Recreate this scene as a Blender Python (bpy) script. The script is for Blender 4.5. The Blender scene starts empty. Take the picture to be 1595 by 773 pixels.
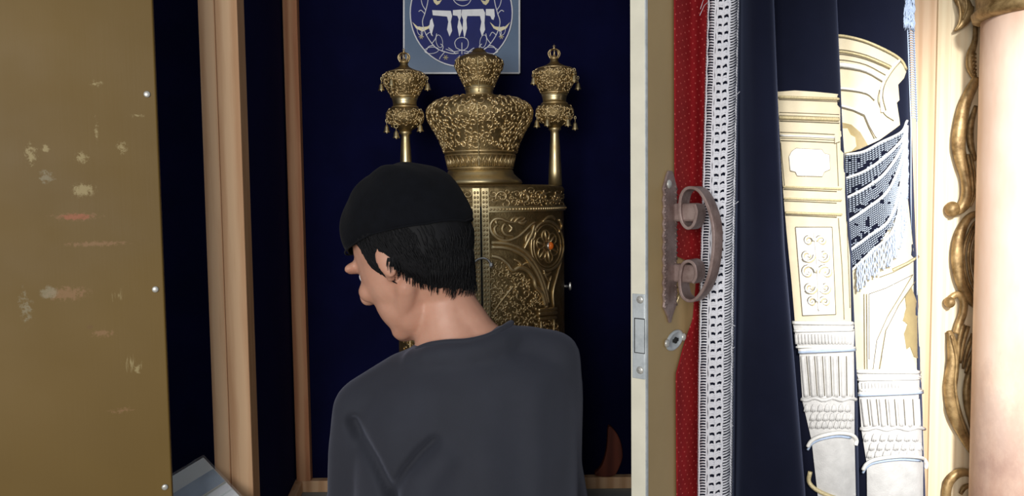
import bpy, bmesh, math, random
from math import sin, cos, pi, radians, sqrt, atan2, floor, exp
from mathutils import Vector, Matrix, noise
from mathutils.geometry import delaunay_2d_cdt
random.seed(7)
SC = bpy.context.scene
COL = SC.collection

# ------------------------------------------------------------------ camera
F = 1200.0; W, H = 1595.0, 773.0
CAM = Vector((0, 0, 1.45))
PITCH, ROLL = radians(3.55), radians(0.7)
cd = bpy.data.cameras.new('camera'); cam = bpy.data.objects.new('camera', cd); COL.objects.link(cam)
cd.sensor_fit = 'HORIZONTAL'; cd.sensor_width = 36; cd.lens = F / W * 36; cd.clip_start = .02
ROT = Matrix.Rotation(pi / 2 - PITCH, 3, 'X') @ Matrix.Rotation(-ROLL, 3, 'Z')
cam.location = CAM; cam.rotation_euler = ROT.to_euler(); SC.camera = cam
SC.view_settings.view_transform = 'Standard'; SC.view_settings.look = 'None'
SC.view_settings.gamma = 1; SC.view_settings.exposure = 0.0
SC.view_settings.use_curve_mapping = False

# ------------------------------------------------------------------ world and added lamps
w = bpy.data.worlds.new('daylight'); SC.world = w; w.use_nodes = True
wn = w.node_tree; bgn = wn.nodes['Background']
bgn.inputs[0].default_value = (0.80, 0.88, 1.0, 1); bgn.inputs[1].default_value = 0.32

def lamp(name, kind, loc, target, power, size=1.0, size_y=None, color=(1, 1, 1), spot=40, blend=.6, spread=180):
    l = bpy.data.lights.new(name, kind); o = bpy.data.objects.new(name, l); COL.objects.link(o)
    o.location = loc; l.energy = power; l.color = color
    if kind == 'AREA':
        l.shape = 'RECTANGLE'; l.size = size; l.size_y = size_y or size; l.spread = radians(spread)
    if kind == 'SPOT':
        l.spot_size = radians(spot); l.spot_blend = blend; l.shadow_soft_size = size
    o.rotation_euler = (Vector(target) - Vector(loc)).to_track_quat('-Z', 'Y').to_euler()
    return o
# added lamps: broad one behind viewer to the left, spot brightening the right side
lamp('added_area_left', 'AREA', (-0.50, -1.3, 1.65), (-0.15, 1.5, 1.25), 39, 0.9, 0.9, (1, .97, .93))
lamp('added_spot_right', 'SPOT', (0.25, -1.1, 2.3), (0.85, 1.25, 1.30), 600, 0.12, color=(1, .98, .95), spot=24, blend=.8)

# ------------------------------------------------------------------ projection helpers
def ray(px, py):
    d = Vector(((px - W / 2) / F, -(py - H / 2) / F, -1.0))
    return ROT @ d
def P(px, py, Y):
    d = ray(px, py); return CAM + d * (Y / d.y)
def PX(p):
    q = ROT.transposed() @ (Vector(p) - CAM)
    return W / 2 - F * q.x / q.z, H / 2 + F * q.y / q.z
def lerp(a, b, t): return a + (b - a) * t
def interp(tab, x):
    if x <= tab[0][0]: return tab[0][1]
    for (a, va), (b, vb) in zip(tab, tab[1:]):
        if x <= b: return lerp(va, vb, (x - a) / (b - a))
    return tab[-1][1]
def smooth_pts(pts, n=6, closed=False):
    out = []; m = len(pts); V = [Vector(p) for p in pts]
    rng = m if closed else m - 1
    for i in range(rng):
        p1, p2 = V[i], V[(i + 1) % m]
        p0 = V[i - 1] if (closed or i > 0) else p1 * 2 - p2
        p3 = V[(i + 2) % m] if (closed or i + 2 < m) else p2 * 2 - p1
        for k in range(n):
            t = k / n
            out.append(.5 * ((2 * p1) + (p2 - p0) * t + (2 * p0 - 5 * p1 + 4 * p2 - p3) * t * t + (3 * p1 - p0 - 3 * p2 + p3) * t ** 3))
    if not closed: out.append(V[-1].copy())
    return out

# ------------------------------------------------------------------ mesh builder
class MB:
    def __init__(s): s.v = []; s.f = []; s.uv = None
    def quadgrid(s, fn, us, vs, closed_u=False):
        b = len(s.v); nu, nv = len(us), len(vs)
        for v in vs:
            for u in us: s.v.append(Vector(fn(u, v)))
        for j in range(nv - 1):
            for i in range(nu if closed_u else nu - 1):
                i2 = (i + 1) % nu
                s.f.append((b + j * nu + i, b + j * nu + i2, b + (j + 1) * nu + i2, b + (j + 1) * nu + i))
        return b
    def box(s, lo, hi, M=None):
        x0, y0, z0 = lo; x1, y1, z1 = hi; b = len(s.v)
        for p in ((x0,y0,z0),(x1,y0,z0),(x1,y1,z0),(x0,y1,z0),(x0,y0,z1),(x1,y0,z1),(x1,y1,z1),(x0,y1,z1)):
            p = Vector(p); s.v.append(M @ p if M else p)
        for f in ((3,2,1,0),(4,5,6,7),(0,1,5,4),(1,2,6,5),(2,3,7,6),(3,0,4,7)): s.f.append(tuple(b + i for i in f))
    def tube(s, pts, r, n=6, cap=True, flat=1.0, up=None, closed=False):
        pts = [Vector(p) for p in pts]; m = len(pts)
        if m < 2: return
        rr = r if isinstance(r, (list, tuple)) else [r] * m
        b = len(s.v); prev = None
        for i, p in enumerate(pts):
            if closed: t = pts[(i + 1) % m] - pts[i - 1]
            else: t = pts[min(i + 1, m - 1)] - pts[max(i - 1, 0)]
            if t.length < 1e-9: t = Vector((0, 0, 1))
            t.normalize()
            ref = up if up is not None else (prev if prev is not None else (Vector((0, 0, 1)) if abs(t.z) < .9 else Vector((1, 0, 0))))
            a = ref - t * ref.dot(t)
            if a.length < 1e-6: a = t.orthogonal()
            a.normalize(); prev = a; c = t.cross(a)
            for k in range(n):
                an = 2 * pi * k / n
                s.v.append(p + a * (cos(an) * rr[i] * flat) + c * (sin(an) * rr[i]))
        for i in range(m if closed else m - 1):
            i2 = (i + 1) % m
            for k in range(n):
                k2 = (k + 1) % n
                s.f.append((b + i * n + k, b + i * n + k2, b + i2 * n + k2, b + i2 * n + k))
        if cap and not closed:
            s.f.append(tuple(b + k for k in range(n))[::-1]); s.f.append(tuple(b + (m - 1) * n + k for k in range(n)))
    def lathe(s, prof, n=48, c=(0, 0, 0), fn=None):
        b = len(s.v); m = len(prof); c = Vector(c)
        for r, z in prof:
            for k in range(n):
                a = 2 * pi * k / n; rr = max(r, 1e-5) * (fn(a, z) if fn else 1)
                s.v.append(c + Vector((rr * cos(a), rr * sin(a), z)))
        for i in range(m - 1):
            for k in range(n):
                k2 = (k + 1) % n
                s.f.append((b + i * n + k, b + i * n + k2, b + (i + 1) * n + k2, b + (i + 1) * n + k))
        s.f.append(tuple(b + k for k in range(n))[::-1]); s.f.append(tuple(b + (m - 1) * n + k for k in range(n)))
    def ell(s, c, ax, n=20, m=12, R=None):
        c = Vector(c); b = len(s.v)
        for j in range(m + 1):
            ph = pi * j / m
            for k in range(n):
                a = 2 * pi * k / n
                p = Vector((ax[0] * sin(ph) * cos(a), ax[1] * sin(ph) * sin(a), ax[2] * cos(ph)))
                s.v.append(c + (R @ p if R else p))
        for j in range(m):
            for k in range(n):
                k2 = (k + 1) % n
                s.f.append((b + j * n + k, b + (j + 1) * n + k, b + (j + 1) * n + k2, b + j * n + k2))
    def capsule(s, p0, p1, r0, r1, n=18):
        p0, p1 = Vector(p0), Vector(p1); t = (p1 - p0).normalized(); pts = []; rr = []
        for k in range(5):
            a = pi / 2 * (1 - k / 4) if k < 4 else 0
            pts.append(p0 - t * r0 * sin(a)); rr.append(max(r0 * cos(a), r0 * .02))
        for k in range(1, 6): pts.append(p0.lerp(p1, k / 6)); rr.append(lerp(r0, r1, k / 6))
        for k in range(5):
            a = pi / 2 * k / 4; pts.append(p1 + t * r1 * sin(a)); rr.append(max(r1 * cos(a), r1 * .02))
        s.tube(pts, rr, n)
    def limb(s, pts, rads, n=18):
        for a, b, ra, rb in zip(pts, pts[1:], rads, rads[1:]): s.capsule(a, b, ra, rb, n)
    def prism(s, poly, d, M):
        """extruded 2D polygon; M maps (x, y, depth) into the place"""
        b = len(s.v); n = len(poly)
        for k in (0, 1):
            for x, y in poly: s.v.append(Vector(M(x, y, d * k)))
        s.f.append(tuple(range(b, b + n))); s.f.append(tuple(range(b + 2 * n - 1, b + n - 1, -1)))
        for i in range(n):
            j = (i + 1) % n; s.f.append((b + i, b + n + i, b + n + j, b + j))
    def patch(s, poly, M, d, step=5.0, hole=None):
        """padded patch cut to poly and laid on surface M(x, y, offset)"""
        xs = [p[0] for p in poly]; ys = [p[1] for p in poly]
        def dens(poly):
            out = []
            for i, p in enumerate(poly):
                q = poly[(i + 1) % len(poly)]; L = math.hypot(q[0] - p[0], q[1] - p[1]); k = max(1, int(L / step))
                for t in range(k): out.append((lerp(p[0], q[0], t / k), lerp(p[1], q[1], t / k)))
            return out
        loop = dens(poly); pts = [Vector(p) for p in loop]; nb = len(pts)
        def inside(x, y):
            c = False; n = len(poly)
            for i in range(n):
                x1, y1 = poly[i]; x2, y2 = poly[i - 1]
                if (y1 > y) != (y2 > y) and x < (x2 - x1) * (y - y1) / (y2 - y1) + x1: c = not c
            return c
        y = min(ys) + step * .5
        while y < max(ys):
            x = min(xs) + step * .5
            while x < max(xs):
                if inside(x, y) and all((x - q.x) ** 2 + (y - q.y) ** 2 > (step * .4) ** 2 for q in pts[:nb]): pts.append(Vector((x, y)))
                x += step
            y += step
        r = delaunay_2d_cdt(pts, [(i, (i + 1) % nb) for i in range(nb)], [list(range(nb))], 1, 1e-5)
        vs, fs = r[0], r[2]; orig = r[3]
        b = len(s.v)
        for v in vs: s.v.append(Vector(M(v.x, v.y, d)))
        for f in fs: s.f.append(tuple(b + i for i in f))
        # rim down to the cloth
        b2 = len(s.v)
        for p in loop: s.v.append(Vector(M(p[0], p[1], d))); s.v.append(Vector(M(p[0], p[1], -0.0005)))
        for i in range(nb):
            j = (i + 1) % nb; s.f.append((b2 + 2 * i, b2 + 2 * i + 1, b2 + 2 * j + 1, b2 + 2 * j))
    def build(s, name, mat, parent=None, smooth=True, bevel=0, recalc=True, uvfn=None, flatang=None):
        me = bpy.data.meshes.new(name); me.from_pydata([tuple(v) for v in s.v], [], s.f)
        if recalc:
            bm = bmesh.new(); bm.from_mesh(me); bmesh.ops.recalc_face_normals(bm, faces=bm.faces); bm.to_mesh(me); bm.free()
        me.materials.append(mat)
        if smooth:
            me.polygons.foreach_set('use_smooth', [True] * len(me.polygons))
            if smooth == 'auto':
                me.set_sharp_from_angle(angle=radians(35))
        o = bpy.data.objects.new(name, me); COL.objects.link(o)
        if parent:
            o.parent = parent
            o.matrix_parent_inverse = parent.matrix_world.inverted() if False else Matrix.Translation(-WLOC(parent))
        if bevel:
            m = o.modifiers.new('edge', 'BEVEL'); m.width = bevel; m.segments = 2; m.limit_method = 'ANGLE'
        return o
def WLOC(o):
    p = o.location.copy()
    if o.parent is not None: p = Vector((0, 0, 0)) if o.type == 'MESH' else p
    return p
def tag(o, label=None, cat=None, group=None, kind=None):
    if label: o['label'] = label
    if cat: o['category'] = cat
    if group: o['group'] = group
    if kind: o['kind'] = kind
    return o
def thing(name, label, cat, loc, group=None):
    o = bpy.data.objects.new(name, None); COL.objects.link(o); o.location = loc; o.empty_display_size = .05
    return tag(o, label, cat, group)
def struct(o, label=None, cat=None): return tag(o, label, cat, None, 'structure')

# ------------------------------------------------------------------ materials
def srgb(r, g, b):
    f = lambda c: (c / 255 / 12.92) if c / 255 <= .04045 else ((c / 255 + .055) / 1.055) ** 2.4
    return (f(r), f(g), f(b), 1)
class NT:
    def __init__(s, name):
        s.m = bpy.data.materials.new(name); s.m.use_nodes = True; s.t = s.m.node_tree
        s.b = s.t.nodes['Principled BSDF']
    def n(s, ty, **kw):
        x = s.t.nodes.new(ty)
        for k, v in kw.items():
            if k.startswith('i_'):
                x.inputs[k[2:].replace('_', ' ')].default_value = v
            else: setattr(x, k, v)
        return x
    def l(s, a, b): s.t.links.new(a, b)
    def coord(s, scale=(1, 1, 1), kind='Object'):
        tc = s.n('ShaderNodeTexCoord'); mp = s.n('ShaderNodeMapping'); mp.inputs['Scale'].default_value = scale
        s.l(tc.outputs[kind], mp.inputs[0]); return mp.outputs[0]
    def noise(s, scale, detail=4, vec=None, rough=.55):
        x = s.n('ShaderNodeTexNoise'); x.inputs['Scale'].default_value = scale; x.inputs['Detail'].default_value = detail
        x.inputs['Roughness'].default_value = rough
        if vec is not None: s.l(vec, x.inputs['Vector'])
        return x.outputs[0]
    def ramp(s, fac, stops):
        x = s.n('ShaderNodeValToRGB'); e = x.color_ramp.elements
        e[0].position, e[0].color = stops[0]; e[1].position, e[1].color = stops[-1]
        for p, c in stops[1:-1]:
            q = e.new(p); q.color = c
        s.l(fac, x.inputs[0]); return x.outputs[0]
    def mix(s, fac, a, b, blend='MIX'):
        x = s.n('ShaderNodeMix', data_type='RGBA', blend_type=blend)
        for i, v in ((0, fac), (6, a), (7, b)):
            if hasattr(v, 'node'): s.l(v, x.inputs[i])
            elif v is not None: x.inputs[i].default_value = v
        return x.outputs[2]
    def math(s, op, a, b=None):
        x = s.n('ShaderNodeMath', operation=op)
        for i, v in ((0, a), (1, b)):
            if v is None: continue
            if hasattr(v, 'node'): s.l(v, x.inputs[i])
            else: x.inputs[i].default_value = v
        return x.outputs[0]
    def bump(s, h, strength=.3, dist=.002):
        x = s.n('ShaderNodeBump'); x.inputs['Strength'].default_value = strength; x.inputs['Distance'].default_value = dist
        s.l(h, x.inputs['Height']); s.l(x.outputs[0], s.b.inputs['Normal']); return x
    def set(s, **kw):
        for k, v in kw.items():
            i = s.b.inputs[k.replace('_', ' ')]
            if hasattr(v, 'node'): s.l(v, i)
            else: i.default_value = v
        return s
def simple(name, col, rough=.6, metal=0, bscale=None, bstr=.3, vary=.12, vscale=30, bdist=.001, **kw):
    t = NT(name); v = t.coord()
    n = t.noise(vscale, 4, v)
    c2 = tuple(c * (1 - vary) for c in col[:3]) + (1,); c1 = tuple(min(1, c * (1 + vary)) for c in col[:3]) + (1,)
    t.set(Base_Color=t.ramp(n, [(.3, c2), (.7, c1)]), Roughness=rough, Metallic=metal, **kw)
    if bscale: t.bump(t.noise(bscale, 3, v), bstr, bdist)
    return t.m
def velvet(name, col, sheen=.35, tint=(.1, .12, .35, 1)):
    t = NT(name); v = t.coord()
    c2 = tuple(c * .75 for c in col[:3]) + (1,)
    t.set(Base_Color=t.ramp(t.noise(9, 3, v), [(.35, c2), (.65, col)]), Roughness=.95, Sheen_Weight=sheen, Sheen_Roughness=.5, Sheen_Tint=tint, Specular_IOR_Level=.1)
    t.bump(t.noise(900, 2, v), .25, .0006); return t.m
def wood(name, c1, c2, scale=(28, 28, 1.6), rough=.6, kscale=1.0):
    t = NT(name); v = t.coord(scale)
    n = t.noise(3.0 * kscale, 6, v, .6)
    wv = t.n('ShaderNodeTexWave', wave_type='BANDS', bands_direction='X'); wv.inputs['Scale'].default_value = .35 * kscale
    wv.inputs['Distortion'].default_value = 7; wv.inputs['Detail'].default_value = 3; t.l(v, wv.inputs[0])
    f = t.math('ADD', t.math('MULTIPLY', n, .65), t.math('MULTIPLY', wv.outputs['Fac'], .35))
    t.set(Base_Color=t.ramp(f, [(.3, c2), (.62, c1)]), Roughness=rough, Specular_IOR_Level=.3)
    t.bump(f, .25, .0006); return t.m
def brass(name, col, dark, rough=.35, bscale=None, bstr=.5, pit=60):
    t = NT(name); v = t.coord()
    n = t.noise(pit, 5, v, .65)
    t.set(Base_Color=t.ramp(n, [(.35, dark), (.62, col)]), Metallic=1.0, Roughness=t.ramp(n, [(.3, (rough + .2,) * 3 + (1,)), (.7, (rough,) * 3 + (1,))]))
    if bscale: t.bump(t.noise(bscale, 4, v), bstr, .0015)
    return t.m

M_NAVY_BACK = velvet('navy_cloth_lining', (.0028, .0036, .030, 1), .15, (.05, .06, .4, 1))
M_VELVET = velvet('navy_velvet', (.0060, .0075, .019, 1), .22, (.35, .42, .7, 1))
M_RED = None
M_BATTEN = wood('pale_pine', srgb(240, 200, 158), srgb(214, 166, 124))
M_BATTEN2 = wood('reddish_pine', srgb(236, 180, 136), srgb(206, 140, 100))
M_PANEL = wood('cream_wood', srgb(225, 196, 165), srgb(208, 172, 138), (40, 40, 2))
M_PANEL2 = wood('ivory_painted_wood', srgb(228, 212, 180), srgb(220, 200, 166), (60, 60, 3))
M_BRASS = brass('aged_brass', (.90, .72, .42, 1), (.62, .47, .24, 1), .38)
M_BRASS_BASE = brass('dark_patina_brass', (.38, .28, .135, 1), (.19, .135, .06, 1), .44, 320, .5)
M_BRASS_POL = brass('polished_brass', (.78, .65, .38, 1), (.62, .50, .27, 1), .33, None, 0, 25)
M_BRASS_ENG = None
M_SILVER = brass('silver_plate', (.80, .80, .78, 1), (.55, .55, .54, 1), .3)
M_EMB_CREAM = simple('cream_satin', srgb(222, 208, 176), .55, 0, 700, .25, .05, 60, .0006, Sheen_Weight=.2)
M_EMB_TAN = simple('tan_satin', srgb(160, 142, 100), .55, 0, 700, .25, .1, 60, .0006)
M_EMB_WHITE = simple('white_satin', srgb(226, 222, 214), .5, 0, 600, .3, .05, 60, .0006, Sheen_Weight=.2)
M_EMB_SILVER = simple('silvery_satin', srgb(205, 203, 200), .45, 0, 450, .5, .10, 70, .001, Sheen_Weight=.2)
M_THREAD_DARK = simple('grey_outline_thread', srgb(112, 104, 84), .8)
M_THREAD_WHITE = simple('white_cord', srgb(236, 234, 228), .6, 0, 900, .5, .06, 200, .0005)
M_THREAD_GOLD = simple('pale_gold_cord', srgb(206, 190, 146), .5, .1, 900, .6, .2, 400, .0006)
M_THREAD_BLUE = simple('pale_blue_cord', srgb(176, 192, 216), .6, 0, 900, .5, .1, 200, .0005)
M_FRINGE = simple('pale_silk_fringe', srgb(172, 184, 204), .6, 0, 900, .5, .1, 200, .0005)
M_LACE = simple('white_crochet_yarn', srgb(226, 226, 232), .8, 0, 1500, .5, .08, 300, .0004)
M_SEQUIN = simple('silver_blue_thread', srgb(168, 178, 192), .5, .05, 900, .5, .25, 500, .0005)
M_SHIRT = simple('black_cotton', (.019, .021, .031, 1), .85, 0, 1400, .35, .12, 14, .0005, Sheen_Weight=.14, Sheen_Roughness=.5, Sheen_Tint=(.7, .75, 1, 1))
M_CAP = simple('black_felt', (.0035, .004, .006, 1), .95, 0, 300, .5, .2, 60, .001, Sheen_Weight=.02, Specular_IOR_Level=.15)
M_HAIR = simple('black_hair', (.0045, .0045, .0055, 1), .7, 0, None, 0, .2, 80, Specular_IOR_Level=.25)
M_TROUSER = simple('dark_trousers', (.02, .02, .025, 1), .9, 0, 600, .3)
M_SHOE = simple('black_leather', (.015, .014, .014, 1), .4)
M_BRONZE = brass('bronzed_iron', srgb(162, 142, 136), srgb(126, 104, 98), .42, 200, .15, 40)
M_STEEL = brass('dull_steel', (.72, .76, .76, 1), (.52, .56, .57, 1), .42, None, 0, 50)
M_SCREW = simple('pale_screw_head', srgb(206, 204, 196), .35, .5)
M_EDGE = simple('ivory_gloss_paint', srgb(234, 229, 208), .45, 0, 60, .3, .06, 25, .001)
M_GREYCLOTH = simple('pale_grey_cloth', srgb(150, 158, 158), .9, 0, 300, .3, .08, 12)
M_STONE = simple('beige_floor_tile', srgb(150, 140, 125), .5, 0, 40, .1)
M_DARKHOLE = simple('dark_void', (.01, .01, .01, 1), .9)
M_CARVE = brass('antique_gold_paint', srgb(168, 142, 98), srgb(104, 80, 44), .40, 160, .35, 45)
for mm in (M_CARVE, M_BRONZE, M_STEEL): mm.node_tree.nodes['Principled BSDF'].inputs['Metallic'].default_value = .45

def make_red():
    t = NT('red_dotted_satin'); tc = t.n('ShaderNodeTexCoord'); sp = t.n('ShaderNodeSeparateXYZ'); t.l(tc.outputs['Object'], sp.inputs[0])
    a = t.math('MULTIPLY', t.math('ADD', sp.outputs[0], t.math('MULTIPLY', sp.outputs[2], .42)), 105)
    b = t.math('MULTIPLY', t.math('SUBTRACT', sp.outputs[2], t.math('MULTIPLY', sp.outputs[0], .5)), 105)
    fa = t.math('SUBTRACT', t.math('FRACT', a), .5); fb = t.math('SUBTRACT', t.math('FRACT', b), .5)
    d = t.math('SQRT', t.math('ADD', t.math('MULTIPLY', fa, fa), t.math('MULTIPLY', fb, fb)))
    k = t.math('LESS_THAN', d, .12)
    base = t.ramp(t.noise(12, 3, t.coord()), [(.3, srgb(132, 16, 22)), (.7, srgb(152, 21, 27))])
    t.set(Base_Color=t.mix(k, base, srgb(196, 88, 82)), Roughness=.7, Specular_IOR_Level=.25)
    t.bump(t.noise(900, 2, t.coord()), .3, .0005); return t.m
M_RED = make_red()

def make_skin():
    t = NT('skin'); v = t.coord()
    n = t.noise(22, 4, v)
    t.set(Base_Color=t.ramp(n, [(.3, srgb(190, 138, 114)), (.7, srgb(206, 156, 132))]), Roughness=.5, Subsurface_Weight=.12, Subsurface_Scale=.01)
    t.bump(t.noise(260, 3, v), .12, .0006); return t.m
M_SKIN = make_skin()

def make_goldpaint():
    """gold-brown gloss paint with rubbed and chipped places"""
    t = NT('gold_brown_paint'); v = t.coord()
    big = t.noise(2.2, 3, v)
    c = t.ramp(big, [(.3, srgb(106, 83, 38)), (.7, srgb(120, 95, 45))])
    tc = t.n('ShaderNodeTexCoord'); fine = t.noise(170, 6, v, .8); streak = t.noise(1, 5, t.coord((260, 260, 26)), .7)
    def blot(c, cx, cz, rx, rz, col, thr, src=fine):
        mp = t.n('ShaderNodeMapping'); mp.inputs['Location'].default_value = (-cx / rx, 0, -cz / rz); mp.inputs['Scale'].default_value = (1 / rx, 0.0, 1 / rz)
        t.l(tc.outputs['Object'], mp.inputs[0]); ln = t.n('ShaderNodeVectorMath', operation='LENGTH'); t.l(mp.outputs[0], ln.inputs[0])
        fall = t.math('SUBTRACT', 1.0, ln.outputs['Value'])
        m = t.math('MINIMUM', t.math('MAXIMUM', t.math('MULTIPLY', t.math('SUBTRACT', t.math('ADD', t.math('MULTIPLY', fall, .30), src), thr + .02), 9.0), 0.0), 1.0)
        inside = t.math('GREATER_THAN', fall, 0.0)
        soft = t.math('MULTIPLY', t.math('MULTIPLY', m, inside), t.math('MINIMUM', t.math('MULTIPLY', fall, 2.0), .75))
        return t.mix(t.math('MULTIPLY', soft, .6), c, col)
    pale = srgb(196, 180, 132); grey = srgb(158, 152, 128); red = srgb(170, 84, 60); pink = srgb(160, 120, 88); brown = srgb(112, 82, 48)
    for (px, py, rx, ry, col, thr) in BLOTS:
        p = DOORPT(px, py)
        c = blot(c, p[0], p[1], rx / 1050, ry / 1050, {'p': pale, 'g': grey, 'r': red, 'k': pink, 'b': brown}[col], thr, streak if thr > .69 else fine)
    t.set(Base_Color=c, Roughness=t.ramp(t.noise(6, 3, v), [(.3, (.5,) * 3 + (1,)), (.7, (.62,) * 3 + (1,))]), Metallic=.0, Specular_IOR_Level=.3)
    t.bump(t.noise(1, 4, t.coord((220, 220, 8))), .12, .0008)
    return t.m

# ================================================================== THE SETTING
YF, YB = 1.38, 1.80                      # front and back of the cabinet
XL, XR = P(382, 386, YF).x, 0.47
ZS = P(500, 762, YB).z                   # shelf level
ZTOP = 2.25
def plane_obj(name, pts, mat, kindcat=None, th=.02, nrm=None):
    pts = [Vector(p) for p in pts]; n = (pts[1] - pts[0]).cross(pts[2] - pts[0]).normalized()
    m = MB(); m.v = pts + [p - n * th for p in pts]; k = len(pts)
    m.f = [tuple(range(k)), tuple(range(2 * k - 1, k - 1, -1))] + [(i, k + i, k + (i + 1) % k, (i + 1) % k) for i in range(k)]
    return m.build(name, mat, smooth=False)
XCOR = P(451, 386, YB).x
o = MB(); o.box((-1.25, YB, ZS - .02), (.9, YB + .02, ZTOP)); struct(o.build('wall_back', M_NAVY_BACK, smooth=False))
m = MB(); th = .018
m.v = [Vector(p) for p in ((XL, YF + .03, ZS), (XCOR, YB, ZS), (XCOR, YB, ZTOP), (XL, YF + .03, ZTOP), (XL - th, YF + .03, ZS), (XCOR - th, YB, ZS), (XCOR - th, YB, ZTOP), (XL - th, YF + .03, ZTOP))]
m.f = [(0, 1, 2, 3), (7, 6, 5, 4), (0, 4, 5, 1), (3, 2, 6, 7), (0, 3, 7, 4), (1, 5, 6, 2)]
struct(m.build('wall_left', M_NAVY_BACK, smooth=False))
m = MB(); m.box((XR, YF, ZS), (XR + .02, YB, ZTOP)); struct(m.build('wall_right', M_NAVY_BACK, smooth=False))
m = MB(); m.box((-1.25, YF - .02, ZTOP), (1.6, YB + .02, ZTOP + .03)); struct(m.build('ceiling', M_BATTEN, smooth=False))
m = MB(); m.box((-2.2, -2.0, -.03), (2.2, YB + .02, 0)); struct(m.build('floor', M_STONE, smooth=False))
m = MB(); m.box((-1.25, YF, ZS - .02), (XR + .02, YB, ZS)); struct(m.build('trim_4', M_GREYCLOTH, smooth=False), )
m = MB(); m.box((-1.25, YF, 0), (XR + .02, YF + .02, ZS - .02)); struct(m.build('wall_front', M_BATTEN, smooth=False))
# wooden front stile: two boards with a seam
xa, xb, xc = P(323, 386, YF).x, P(350, 386, YF).x, P(384, 386, YF).x
m = MB(); m.box((xa, YF - .004, ZS), (xb - .0022, YF + .03, ZTOP)); struct(m.build('trim_1', M_BATTEN, smooth=False, bevel=.0015))
m = MB(); m.box((xb, YF - .008, ZS), (xc, YF + .03, ZTOP)); struct(m.build('trim_2', M_BATTEN, smooth=False, bevel=.0015))
# corner batten and shelf rim
x0, x1 = P(455, 386, YB).x, P(477, 386, YB).x
zr = P(500, 749, YB - .02).z
m = MB(); m.box((x0, YB - .022, zr), (x1, YB - .0002, ZTOP)); struct(m.build('trim_3', M_BATTEN2, smooth=False, bevel=.002))
zr = P(500, 749, YB - .02).z
m = MB(); m.box((XCOR, YB - .022, ZS), (XR, YB - .0002, zr)); struct(m.build('baseboard_back', M_BATTEN, smooth=False, bevel=.002))
m = MB(); th = .02
m.v = [Vector(p) for p in ((XL + .001, YF + .03, ZS), (XCOR + .001, YB - .022, ZS), (XCOR + .001, YB - .022, zr), (XL + .001, YF + .03, zr), (XL + th, YF + .03, ZS), (XCOR + th, YB - .022, ZS), (XCOR + th, YB - .022, zr), (XL + th, YF + .03, zr))]
m.f = [(0, 1, 2, 3), (7, 6, 5, 4), (0, 4, 5, 1), (3, 2, 6, 7), (0, 3, 7, 4), (1, 5, 6, 2)]
struct(m.build('baseboard_left', M_BATTEN, smooth=False, bevel=.002))
# right-hand front of cream boards
YP = 1.36
xp = [XR + .022, P(1452, 386, YP).x, P(1474, 386, YP).x, 1.15]
for i, (a, b, mt, dy) in enumerate(((xp[0], xp[1], M_PANEL, 0), (xp[1] + .0008, xp[2], M_PANEL2, -.003), (xp[2] + .0008, xp[3], M_PANEL2, .002))):
    m = MB(); m.box((a, YP + dy, 0), (b, YP + .03, ZTOP)); struct(m.build('trim_%d' % (5 + i), mt, smooth=False, bevel=.0015))

# ================================================================== LEFT DOOR LEAF
dA = P(253, 386, 1.10); dD = Vector((-.93, -.36, 0)).normalized()     # from the edge near the cabinet towards the viewer
dN = Vector((dD.y, -dD.x, 0)) if False else Vector((-dD.y, dD.x, 0))
if dN.y > 0: dN = -dN
def on_plane(px, py, A, N):
    d = ray(px, py); t = (Vector(A) - CAM).dot(N) / d.dot(N); return CAM + d * t
def DOORPT(px, py):
    p = on_plane(px, py, dA, dN); return ((p - dA).dot(dD), p.z - dA.z)
BLOTS = [(130, 296, 20, 14, 'p', .55), (118, 338, 50, 9, 'k', .60), (118, 338, 26, 6, 'r', .50), (105, 458, 42, 16, 'k', .58), (76, 456, 14, 12, 'g', .50), (72, 275, 16, 14, 'g', .60),
         (190, 230, 12, 16, 'p', .62), (128, 246, 14, 14, 'p', .62), (48, 240, 14, 30, 'p', .64), (150, 380, 60, 6, 'k', .58), (70, 232, 8, 10, 'p', .6), (150, 130, 16, 10, 'p', .66),
         (185, 460, 22, 22, 'p', .72), (205, 565, 26, 28, 'p', .72), (160, 520, 26, 10, 'k', .62), (40, 480, 16, 50, 'g', .66), (140, 510, 5, 4, 'b', .4), (214, 575, 8, 12, 'p', .62),
         (150, 205, 6, 40, 'p', .68), (215, 180, 30, 5, 'p', .68), (190, 640, 40, 8, 'k', .66)]
M_GOLD = make_goldpaint()
def door_basis(A, D, N):
    M = Matrix.Identity(4)
    Z = Vector((0, 0, 1))
    for i in range(3): M[i][0] = D[i]; M[i][1] = N[i]; M[i][2] = Z[i]; M[i][3] = A[i]
    return M
ld = thing('cabinet_door', 'gold brown painted door leaf standing open, paint rubbed and chipped, with white screw heads', 'door', (dA.x, dA.y, .30))
M4 = door_basis(dA, dD, dN)
m = MB(); m.box((0, -.022, .32 - dA.z), (.55, 0, 2.2 - dA.z))
pn = m.build('door_panel', M_GOLD, None, smooth=False, bevel=.002); pn.matrix_world = M4; pn.parent = ld; pn.matrix_parent_inverse = Matrix.Translation(-ld.location)
for (px, py) in ((229, 147), (242, 451), (257, 759)):
    p = on_plane(px, py, dA, dN); m = MB()
    q = dN.to_track_quat('Z', 'Y').to_matrix()
    m.lathe([(.0045, 0), (.0045, .0012), (.0034, .0022), (.001, .0024)], 20)
    m.v = [p + q @ v for v in m.v]; m.build('screw', M_SCREW, ld)

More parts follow.
